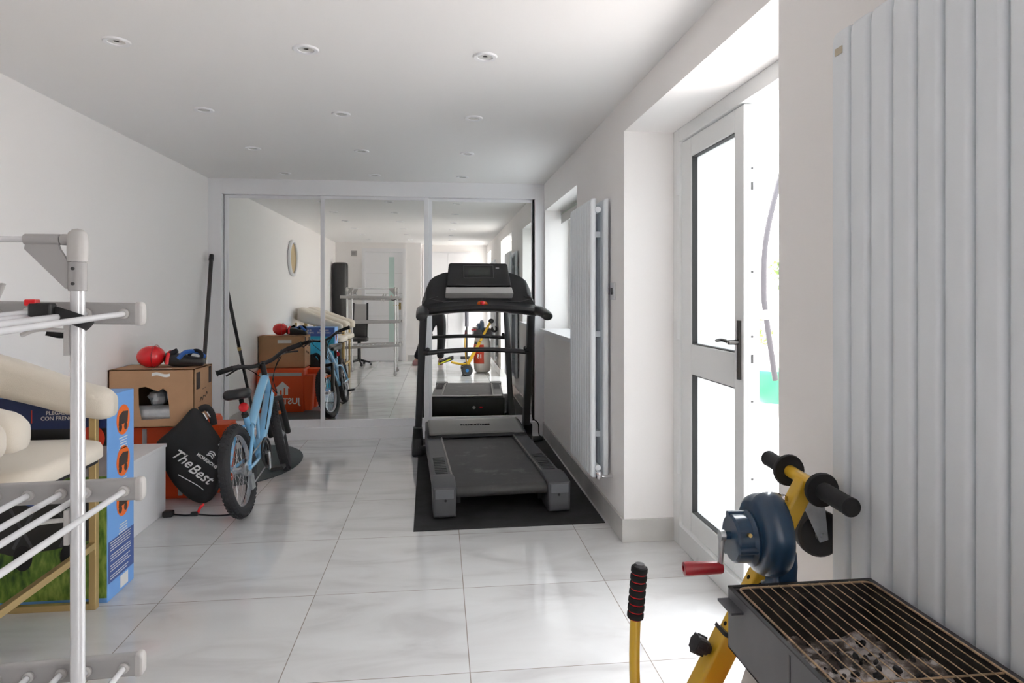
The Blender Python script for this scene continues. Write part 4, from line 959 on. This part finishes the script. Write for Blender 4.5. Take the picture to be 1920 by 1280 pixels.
# base of the kart and hand levers
bs = MB(); bs.tube([K((.415, 1.15, .157)), K((.415, 1.43, .157))], .018, 14); bs.tube([K((.42, 1.29, .15)), K((.30, 1.29, .16)), K((.16, 1.29, .19))], .018, 14)
obj('base_tube', bs, 'yellow', kt)
for y_, lab in ((1.16, 0),):
    top_y = 1.235 if lab == 0 else 1.50
    pts = spline([K((.405, y_, .15)), K((.388, y_ + .04, .30)), K((.377, top_y - .02, .46)), K((.385, top_y, .59)), K((.393, top_y, .678))])
    if lab == 1: pts = spline([K((.405, y_, .15)), K((.37, y_ + .01, .28)), K((.33, y_ + .01, .40))])
    o = obj('hand_lever', MB().tube(pts, .0105, 14), 'yellow', kt)
    a, b_ = (V(pts[-1]), V(pts[-1]) + (V(pts[-9]) - V(pts[-1])).normalized() * .105)
    T = frame_at(a, (0, 1, 0), b_ - a); g = MB(); gr = MB()
    for i in range(7): z = .002 + i * .0148; g.lathe([(.011, z), (.0155, z + .001), (.0165, z + .003), (.0165, z + .0105), (.0155, z + .0125), (.011, z + .0135)], 20, X=T)
    gr.rod((0, 0, .003), (0, 0, .105), .0135, 18, X=T); obj('grip_core', gr, 'red', o); obj('foam_grip', g, 'foam', o)
    obj('tip', MB().lathe([(0, -.004), (.009, -.0035), (.0115, 0), (.0115, .004)], 18, X=T), 'orange_p' if 0 else 'tm_grey', o)
sb = MB(); sb.loft([[K((.09 + x, 1.29 + y, z + x * .35)) for x, y in rounded(.22, .26, .06, 4)] for z in (.20, .215, .235, .245)])
obj('seat', sb, 'black_matt', kt, bevel=.006); obj('seat_trim', MB().tube([K((-.02, 1.17, .17)), K((-.02, 1.41, .17))], .014, 10).tube([K((.0, 1.16, .185)), K((.16, 1.16, .25))], .010, 8).tube([K((.0, 1.42, .185)), K((.16, 1.42, .25))], .010, 8), 'yellow_g', kt)
hv = thing('hoverboard', 'black two-wheeled hoverboard with yellow marks on floor under the kart frame', 'hoverboard', (.40, 1.29, 0))
for y in (-.20, .20):
    w_ = MB(); w_.lathe([(.05, -.028), (.078, -.030), (.084, -.02), (.085, 0), (.084, .02), (.078, .030), (.05, .028)], 28, X=Matrix.Translation((0, y, .085)) @ Matrix.Rotation(R(90), 4, 'X')); o = obj('wheel', w_, 'tread', hv)
    obj('wheel_hub', MB().lathe([(0, -.029), (.05, -.027), (.05, .027), (0, .029)], 20, X=Matrix.Translation((0, y, .085)) @ Matrix.Rotation(R(90), 4, 'X')), mat('blue hub', (.03, .20, .50), .4), o)
b = MB(); b.loft([[(p, y, .085 + q_) for p, q_ in rounded(w_, h2, .02, 3)] for y, w_, h2 in ((-.165, .17, .07), (-.05, .17, .06), (0, .10, .05), (.05, .17, .06), (.165, .17, .07))]); obj('body', b, 'black', hv)
obj('fender_trim', MB().box(-.05, .05, .155, .172, .115, .13).box(-.05, .05, -.172, -.155, .115, .13), 'yellow_g', hv, bevel=.003)

# ------------------------------------------------------------------ sack carrying the grill, with charcoal grill and crank blower
sk = thing('plastic_sack', 'white and red woven plastic sack standing under the charcoal grill', 'sack', (.655, 1.03, 0))
rings = []
for z, a, b_ in ((0, .21, .24), (.03, .25, .29), (.15, .265, .30), (.26, .27, .31), (.36, .268, .305), (.45, .26, .30), (.51, .25, .28), (.55, .22, .25), (.564, .16, .18)):
    rings.append([(p + .006 * sin(z * 30 + q_ * 20), q_ * (1 if z < .5 else .98) + .005 * cos(z * 25 + p * 30), z) for p, q_ in rounded(a, b_, min(a, b_) * .42, 5)])
b = MB().loft(rings)
b.m = [1 if (len(f_) == 4 and .10 < sum(b.v[i].z for i in f_) / 4 < .43 and sum(b.v[i].x for i in f_) / 4 < .03) else 0 for f_ in b.f]
o = obj('body', b, ['sack', 'sack_red'], sk, subsurf=1)
text('lettering', '15', .08, 'white', sk, frame_at((-.05, .155, .26), (-1, 0, 0), (0, 1, 0)), ext=.004, bold=.003)

gz0, gz1 = .572, .682
gx0, gx1, gy0, gy1 = .522, .800, .56, 1.118
gr = thing('charcoal_grill', 'grey rectangular charcoal grill with rusty wire rack at lower right', 'grill', ((gx0 + gx1) / 2, (gy0 + gy1) / 2, gz0))
hx, hy, hh = (gx1 - gx0) / 2, (gy1 - gy0) / 2, gz1 - gz0
b = MB(); t_ = .0025
for (x0, x1, y0_, y1_) in ((-hx, -hx + t_, -hy, hy), (hx - t_, hx, -hy, hy), (-hx + t_, hx - t_, -hy, -hy + t_), (-hx + t_, hx - t_, hy - t_, hy)): b.box(x0, x1, y0_, y1_, 0, hh)
b.box(-hx, hx, -hy, hy, 0, t_)
obj('trough', b, 'bbq_out', gr, fix=False)
b = MB(); 
for (x0, x1, y0_, y1_) in ((-hx + t_, -hx + .004, -hy + t_, hy - t_), (hx - .004, hx - t_, -hy + t_, hy - t_), (-hx + .004, hx - .004, hy - .004, hy - t_)): b.box(x0, x1, y0_, y1_, .004, hh - .006)
obj('sooty_lining', b, 'soot', gr, fix=False)
rim = MB()
for (x0, x1, y0_, y1_) in ((-hx - .001, -hx + .006, -hy, hy), (hx - .008, hx + .002, -hy, hy), (-hx, hx, hy - .006, hy + .002), (-hx, hx, -hy, -hy + .006)): rim.box(x0, x1, y0_, y1_, hh - .001, hh + .0015)
obj('rim', rim, 'black', gr, fix=False)
obj('seam_strip', MB().box(-hx - .001, -hx, .07, .073, .01, hh - .01).box(-hx - .001, -hx, -.05, -.048, .01, hh - .01), 'tm_grey', gr)
inl = MB(); inl.lathe([(.019, 0), (.026, 0), (.026, .004), (.019, .004), (.019, 0)], 24, X=frame_at((.01, hy - .005, .068), (1, 0, 0), (0, -1, 0))); obj('air_inlet', inl, 'soot', gr)
obj('inlet_bore', MB().lathe([(0, 0), (.021, 0), (.021, .004)], 24, X=frame_at((.01, hy - .0045, .068), (1, 0, 0), (0, -1, 0))), mat('dark bore', (.004, .004, .004), .9), gr)
random.seed(11)
from mathutils import noise
def ash(a, b_):
    x = -hx + .004 + a * (2 * hx - .008); y = -hy + .004 + b_ * (2 * hy - .008)
    z = .040 + .018 * noise.noise(V((x * 14, y * 14, 1))) + .010 * noise.noise(V((x * 45, y * 45, 5))) + .005 * noise.noise(V((x * 120, y * 120, 5))) - .034 * max(0, min(1, (y - .125) / .11))
    return (x, y, max(.004, z))
o = obj('ash_bed', MB().grid(ash, 70, 110), 'ash', gr, fix=False, angle=60); o['kind'] = 'stuff'
cl = MB()
for i in range(150):
    x = random.uniform(-hx + .02, hx - .02); y = random.uniform(-hy + .02, hy - .03); s_ = random.uniform(.0025, .007)
    if random.random() < .5: x = random.gauss(.02, .05); y = random.gauss(.02, .09)
    if abs(x) > hx - .015 or abs(y) > hy - .02: continue
    T = Matrix.Translation((x, y, .044 + .014 * noise.noise(V((x * 14, y * 14, 1))) + s_ * .3 - .034 * max(0, min(1, (y - .125) / .11)))) @ Matrix.Rotation(random.random() * 6, 4, V((random.random(), random.random(), 1))) @ Matrix.Diagonal((1.5, 1, .8, 1))
    cl.lathe([(0, -s_), (s_ * .8, -s_ * .6), (s_, s_ * .1), (s_ * .6, s_ * .8), (0, s_)], 6, X=T)
o = obj('charcoal_pieces', cl, 'coal', gr, fix=False, angle=20); o['kind'] = 'stuff'
wz = hh + .003; wr = obj('rack_border', MB().tube([(p, q_, wz) for p, q_ in rounded(2 * hx - .024, 2 * hy - .03, .012, 5)], .0019, 8, closed=True), 'wire', gr)
for i in range(12):
    x = -hx + .012 + (i + 1) * (2 * hx - .024) / 13
    obj('rack_wire', MB().rod((x, -hy + .013, wz + .001), (x, hy - .013, wz + .001), .0010, 8), 'wire', wr)
obj('cross_wire', MB().rod((-hx + .012, -.02, wz - .003), (hx - .012, -.02, wz - .003), .0016, 8), 'wire', wr)
obj('hanging_tab', MB().box(-hx - .022, -hx, hy - .06, hy - .004, hh - .022, hh - .018), 'tm_grey', gr)
# blower
bw_ = thing('crank_blower', 'dark blue hand-crank fan blower with red handle behind the grill', 'blower', (.640, 1.208, .645))
Tb = frame_at((0, 0, .095), (1, 0, 0), (-.93, -.37, 0))      # local z = axle direction toward the viewer's left
Tb = Matrix.Translation((0, 0, .098)) @ Matrix(((.0, .05, -.9988, 0), (0, .9988, .05, 0), (1, 0, 0, 0), (0, 0, 0, 1)))  # local x up, z axle
vol = MB(); rings = []
for zz, k_ in ((-.030, .62), (-.029, .80), (-.024, .93), (-.012, 1.0), (.0, 1.02), (.012, 1.0), (.024, .93), (.029, .80), (.030, .60)):
    rg = []
    for i in range(36):
        a = 2 * pi * i / 36; r_ = (.074 + .012 * (a / (2 * pi))) * k_
        rg.append((r_ * cos(a), r_ * sin(a), zz))
    rings.append(rg)
vol.loft(rings, X=Tb); hs_ = obj('housing', vol, 'navyblue', bw_, angle=60)
sp_ = MB(); sp_.loft([[(x * k_ + dx, y * k_ + dy, z) for x, y in rounded(.05, .06, .015, 4)] for z, k_, dx, dy in ((.065, 1.0, .028, -.006), (.04, .95, .028, -.012), (.02, .9, .026, -.016), (.0, 1.0, .025, -.018), (-.004, 1.25, .025, -.018))])
obj('outlet', sp_, 'navyblue', bw_, angle=60)
obj('outlet_pipe', MB().rod((.02, -.02, .0), (.02, -.086, .0), .017, 16), 'navyblue', bw_)
gb = MB(); gb.lathe([(.052, .020), (.053, .034), (.046, .040), (.046, .066), (.042, .070), (.0, .071)], 28, X=Tb @ Matrix.Translation((-.01, -.0, 0)))
for a in (20, 140, 260): gb.rod((.044 * cos(R(a)) - .01, .044 * sin(R(a)), .03), (.044 * cos(R(a)) - .01, .044 * sin(R(a)), .070), .008, 10, X=Tb)
obj('gear_cover', gb, 'navyblue', bw_); obj('grease_nipple', MB().rod((.012, -.044, .052), (.014, -.052, .052), .004, 8, X=Tb), 'brass', bw_)
sh_ = MB(); sh_.rod((-.004, 0, .07), (-.004, 0, .086), .008, 12, X=Tb); obj('axle', sh_, 'navyblue', bw_)
ck = MB(); ck.rod((-.004, 0, .082), (-.004, 0, .092), .011, 14, X=Tb); ck.tube([(-.004, 0, .087), (-.066, -.004, .092)], [.009, .007], 10, flat=.6, X=Tb); obj('crank_arm', ck, 'steel', bw_)
rh = MB(); rh.lathe([(0, 0), (.010, .0), (.0115, .004), (.0125, .03), (.0135, .07), (.0125, .077), (.006, .078), (.006, .074), (0, .074)], 20, X=Tb @ Matrix.Translation((-.066, -.004, .088)))
obj('crank_grip', rh, 'red_dark', bw_)

# ------------------------------------------------------------------ things seen only in the mirrors
pb = thing('punching_bag', 'tall black punching bag in the back corner, seen in the mirror', 'punching bag', (-1.755, -.45, 0))
obj('bag', MB().lathe([(.11, .72), (.130, .74), (.134, .80), (.135, 1.72), (.13, 1.77), (.10, 1.79), (0, 1.79)], 32), 'black', pb)
obj('stand_pole', MB().rod((0, 0, .05), (0, 0, .75), .035, 16), 'tm_dark', pb); obj('base', MB().lathe([(.13, 0), (.14, .02), (.13, .07), (.06, .10), (0, .10)], 28), 'black', pb)
mc = thing('mesh_chair', 'black high chair with grey mesh back by the back wall, mirror only', 'chair', (-1.40, -.24, 0))
f = MB()
for s_ in (-1, 1): f.tube(spline([(s_ * .11, -.13, .45), (s_ * .12, -.16, .8), (s_ * .12, -.19, 1.08)]), .017, 10)
obj('back_post', f, 'black', mc); obj('mesh_back', MB().grid(lambda a, b_: ((a - .5) * .23, -.145 - .045 * b_, .72 + .34 * b_), 8, 10), 'airer_grey', mc).modifiers.new('s', 'SOLIDIFY').thickness = .006
obj('seat', MB().loft([[(x, y, z) for x, y in rounded(.30, .30, .06, 4)] for z in (.42, .43, .47, .48)]), 'black', mc, bevel=.01)
obj('lumbar_pad', MB().loft([[(x, -.14 + y - (z - .5) * .1, z) for x, y in rounded(.22, .05, .02, 3)] for z in (.48, .52, .66, .72)]), 'black', mc)
obj('gas_post', MB().rod((0, 0, .08), (0, 0, .42), .03, 14), 'black', mc)
for i in range(5):
    a = 2 * pi * i / 5; obj('leg', MB().tube([(0, 0, .10), (.19 * cos(a), .19 * sin(a), .05)], [.022, .014], 10).ball((.20 * cos(a), .20 * sin(a), .024), .024, 12), 'black', mc)
vc = thing('stick_vacuum', 'black upright stick vacuum by the white cupboard, seen in the mirror', 'vacuum', (.50, -1.08, 0))
obj('tube', MB().rod((0, 0, .05), (0, -.02, 1.25), .016, 12), 'black', vc); obj('motor_body', MB().rod((0, .0, .62), (0, -.01, .92), .038, 18), 'vac', vc); obj('floor_head', MB().box(-.12, .12, -.05, .06, 0, .05), 'black', vc, bevel=.012)
obj('handle', MB().torus(.05, .012, 24, 8, X=Matrix.Translation((0, 0, 1.28)) @ Matrix.Rotation(R(90), 4, 'Y')), 'vac', vc)

# ------------------------------------------------------------------ the photographer, seen in the mirrors
def skin(name, chains, parent, m, sub=2, root=0):
    """chains: list of lists of (co, radius or (rx,ry)); equal coordinates join"""
    vs = []; es = []; rad = []; idx = {}
    for ch in chains:
        pr = None
        for co, r_ in ch:
            k_ = tuple(round(c_, 4) for c_ in co)
            if k_ not in idx: idx[k_] = len(vs); vs.append(co); rad.append(r_)
            if pr is not None: es.append((pr, idx[k_]))
            pr = idx[k_]
    me = bpy.data.meshes.new(name); me.from_pydata(vs, es, []); o = bpy.data.objects.new(name, me); C.objects.link(o); o.parent = parent
    o.modifiers.new('skin', 'SKIN'); me.skin_vertices.new() if not me.skin_vertices else None
    for i, r_ in enumerate(rad):
        me.skin_vertices[0].data[i].radius = r_ if isinstance(r_, tuple) else (r_, r_)
    me.skin_vertices[0].data[root].use_root = True
    s_ = o.modifiers.new('sub', 'SUBSURF'); s_.levels = s_.render_levels = sub
    me.materials.append(M[m]); dg = bpy.context.evaluated_depsgraph_get(); dg.update()
    me2 = bpy.data.meshes.new_from_object(o.evaluated_get(dg)); me2.name = name
    o.modifiers.clear(); o.data = me2; me2.materials.clear(); me2.materials.append(M[m])
    me2.polygons.foreach_set('use_smooth', [True] * len(me2.polygons))
    return o
pp = thing('person', 'person in dark clothes and mauve slippers holding a camera, seen in mirror', 'person', (-.08, -.33, 0))
pel = (.03, 0, .84)
head = (.07, .02, 1.47)
shl, shr = (-.09, .0, 1.24), (.21, .0, 1.24)
ell, elr = (-.14, .06, 1.02), (.27, .06, 1.02)
wrl, wrr = (.035, .19, 1.165), (.145, .19, 1.165)
body = skin('body', [[(pel, (.135, .10)), ((.035, 0, .98), (.115, .085)), ((.05, 0, 1.12), (.13, .09)), ((.06, 0, 1.24), (.11, .075)), ((.065, .0, 1.32), (.045, .045)), ((.068, .01, 1.39), (.055, .06)), (head, (.070, .082)), ((.07, .015, 1.53), (.05, .06))],
    [((.06, 0, 1.24), (.11, .075)), (shl, .05), (ell, .037), (wrl, .024)], [((.06, 0, 1.24), (.11, .075)), (shr, .05), (elr, .037), (wrr, .024)],
    [(pel, (.135, .10)), ((.10, 0, .76), .085), ((.10, .04, .44), .055), ((.085, .06, .25), .048), ((.08, .06, .07), .033), ((.085, .16, .035), (.034, .026))],
    [(pel, (.135, .10)), ((-.06, 0, .76), .085), ((-.20, .04, .44), .055), ((-.27, .06, .25), .048), ((-.345, .06, .07), .033), ((-.36, .16, .035), (.034, .026))]], pp, 'skin')
tr_ = skin('trousers', [[(pel, (.145, .11)), ((.034, 0, .97), (.13, .10))], [(pel, (.145, .11)), ((.10, 0, .76), .098), ((.10, .04, .44), .082), ((.085, .06, .25), .075), ((.08, .06, .09), .066)],
    [(pel, (.145, .11)), ((-.06, 0, .76), .098), ((-.20, .04, .44), .082), ((-.27, .06, .25), .075), ((-.34, .06, .09), .066)]], pp, 'denim')
tp_ = skin('top', [[((.032, 0, .86), (.145, .112)), ((.035, 0, .98), (.127, .097)), ((.05, 0, 1.12), (.142, .10)), ((.06, 0, 1.25), (.12, .085)), ((.063, 0, 1.29), (.06, .06))],
    [((.06, 0, 1.25), (.12, .085)), (shl, .060), (ell, .046), ((-.06, .115, 1.08), .036)], [((.06, 0, 1.25), (.12, .085)), (shr, .060), (elr, .046), ((.20, .115, 1.08), .036)]], pp, 'black_matt')
for cx2, s_ in ((.083, 1), (-.355, 1)):
    obj('slipper', MB().loft([[(cx2 + x, .11 + y, z) for x, y in rounded(.10 * k_, .26 * k_, .05 * k_, 5)] for z, k_ in ((0, .95), (.012, 1), (.035, .98), (.06, .85), (.078, .6))]), 'mauve', pp, angle=60)
hr = MB(); hr.ball((.07, -.005, 1.495), (.082, .092, .085), 24); hr.ball((.07, -.05, 1.42), (.072, .05, .09), 18); obj('hair', hr, 'hair', pp)
fc = MB(); fc.ball((.07, .103, 1.455), (.012, .018, .022), 12); fc.ball((-.002, .01, 1.455), (.010, .018, .028), 10); fc.ball((.142, .01, 1.455), (.010, .018, .028), 10); obj('nose_and_ears', fc, 'skin', pp)
ey = MB(); ey.ball((.043, .088, 1.472), .010, 10); ey.ball((.097, .088, 1.472), .010, 10); obj('eyes', ey, 'hair', pp)
obj('mouth', MB().tube(spline([(.048, .088, 1.42), (.07, .096, 1.417), (.092, .088, 1.42)]), .004, 6), 'mauve', pp)
for s_, w_ in ((-1, wrl), (1, wrr)):
    cxh = .09
    ch = []; palm = (w_[0], w_[1] + .035, w_[2] + .02)
    ch.append([(w_, .022), (palm, (.030, .018))])
    for i, ln in enumerate((.050, .056, .052, .042)):
        bx = V((w_[0] - s_ * .002, w_[1] + .050, w_[2] + .055 - i * .018)); inw = -s_
        ch.append([(palm, (.030, .018)), (tuple(bx), .0095), (tuple(bx + V((inw * .008, .022, 0))), .0085), (tuple(bx + V((inw * ln * .55, .030, -.001))), .0075)])
    ch.append([(palm, (.030, .018)), ((w_[0] - s_ * .006, w_[1] + .020, w_[2] + .05), .011), ((w_[0] - s_ * .022, w_[1] + .026, w_[2] + .066), .0085)])
    skin('hand', ch, pp, 'skin', 2)
pc_ = thing('camera', 'black camera held up by the person, seen in the mirror', 'camera', (.01, -.125, 1.17))
obj('camera_body', MB().box(-.05, .05, -.02, .012, .0, .075), 'black', pc_, bevel=.008); obj('camera_lens', MB().rod((0, .010, .038), (0, .055, .038), .028, 24), 'black', pc_)

# ------------------------------------------------------------------ outside
struct('trim_5', MB().box(XO, 9, -5, 14, -.10, -.04), 'patio')
fw = MB(); fw.box(4.6, 4.75, -5, 14, -.04, 1.9)
for i in range(14): fw.box(4.585, 4.6, -5, 14, .05 + i * .13, .06 + i * .13)
tag(obj('garden_wall', fw, 'fence', fix=False), 'pale garden wall beyond the open glass door', 'wall')
hp = MB(); hp.tube(spline([(2.26, 3.95, 2.15), (2.18, 3.95, 1.92), (2.10, 3.95, 1.57), (2.085, 3.95, 1.26), (2.10, 3.95, 1.087), (2.165, 3.95, .66)]), .018, 12)
ho = thing('garden_hose', 'grey hose hanging outside the open glass door', 'hose', (0, 0, 0)); obj('hose', hp, 'pipe', ho)
obj('hose_joint', MB().rod((2.096, 3.95, 1.12), (2.104, 3.95, 1.06), .024, 14), 'white', ho); obj('post', MB().rod((2.30, 4.0, -.04), (2.30, 4.0, 2.2), .02, 12), 'white', ho)
sl = thing('green_watering_can', 'bright green plastic container outside the door gap', 'container', (2.34, 4.30, -.04))
obj('tub', MB().lathe([(.02, .50), (.10, .50), (.15, .56), (.165, .70), (.15, .73), (.13, .73)], 24), 'green_p', sl); obj('stand', MB().rod((-.05, 0, .50), (-.13, 0, 0), .014, 8).rod((.05, 0, .50), (.12, .08, 0), .014, 8).rod((.05, -.02, .50), (.12, -.1, 0), .014, 8), 'patio', sl)
random.seed(5)
def shrub(x, y, z, r_, lab, nm=M['leaf']):
    b = MB()
    for i in range(160):
        d_ = V((random.gauss(0, 1), random.gauss(0, 1), random.gauss(0, .8))); d_ = d_.normalized() * r_ * random.uniform(.3, 1); T = Matrix.Translation((x + d_.x, y + d_.y, z + d_.z)) @ Matrix.Rotation(random.random() * 6, 4, V((random.random(), random.random(), random.random())))
        b.add([(0, 0, 0), (.02, .03, .005), (0, .08, 0), (-.02, .03, .005)], [(0, 1, 2, 3)], X=T)
    t = thing('garden_shrub', lab, 'shrub', (0, 0, 0)); obj('foliage', b, nm, t, fix=False); obj('stem', MB().rod((x, y, -.04), (x, y, z), .015, 8), 'rust', t)
shrub(4.05, 8.0, .75, .32, 'leafy garden shrub glimpsed through the door gap below eye level')
shrub(4.0, 7.1, 1.5, .2, 'tall leafy shrub glimpsed through the door gap beside the hose')
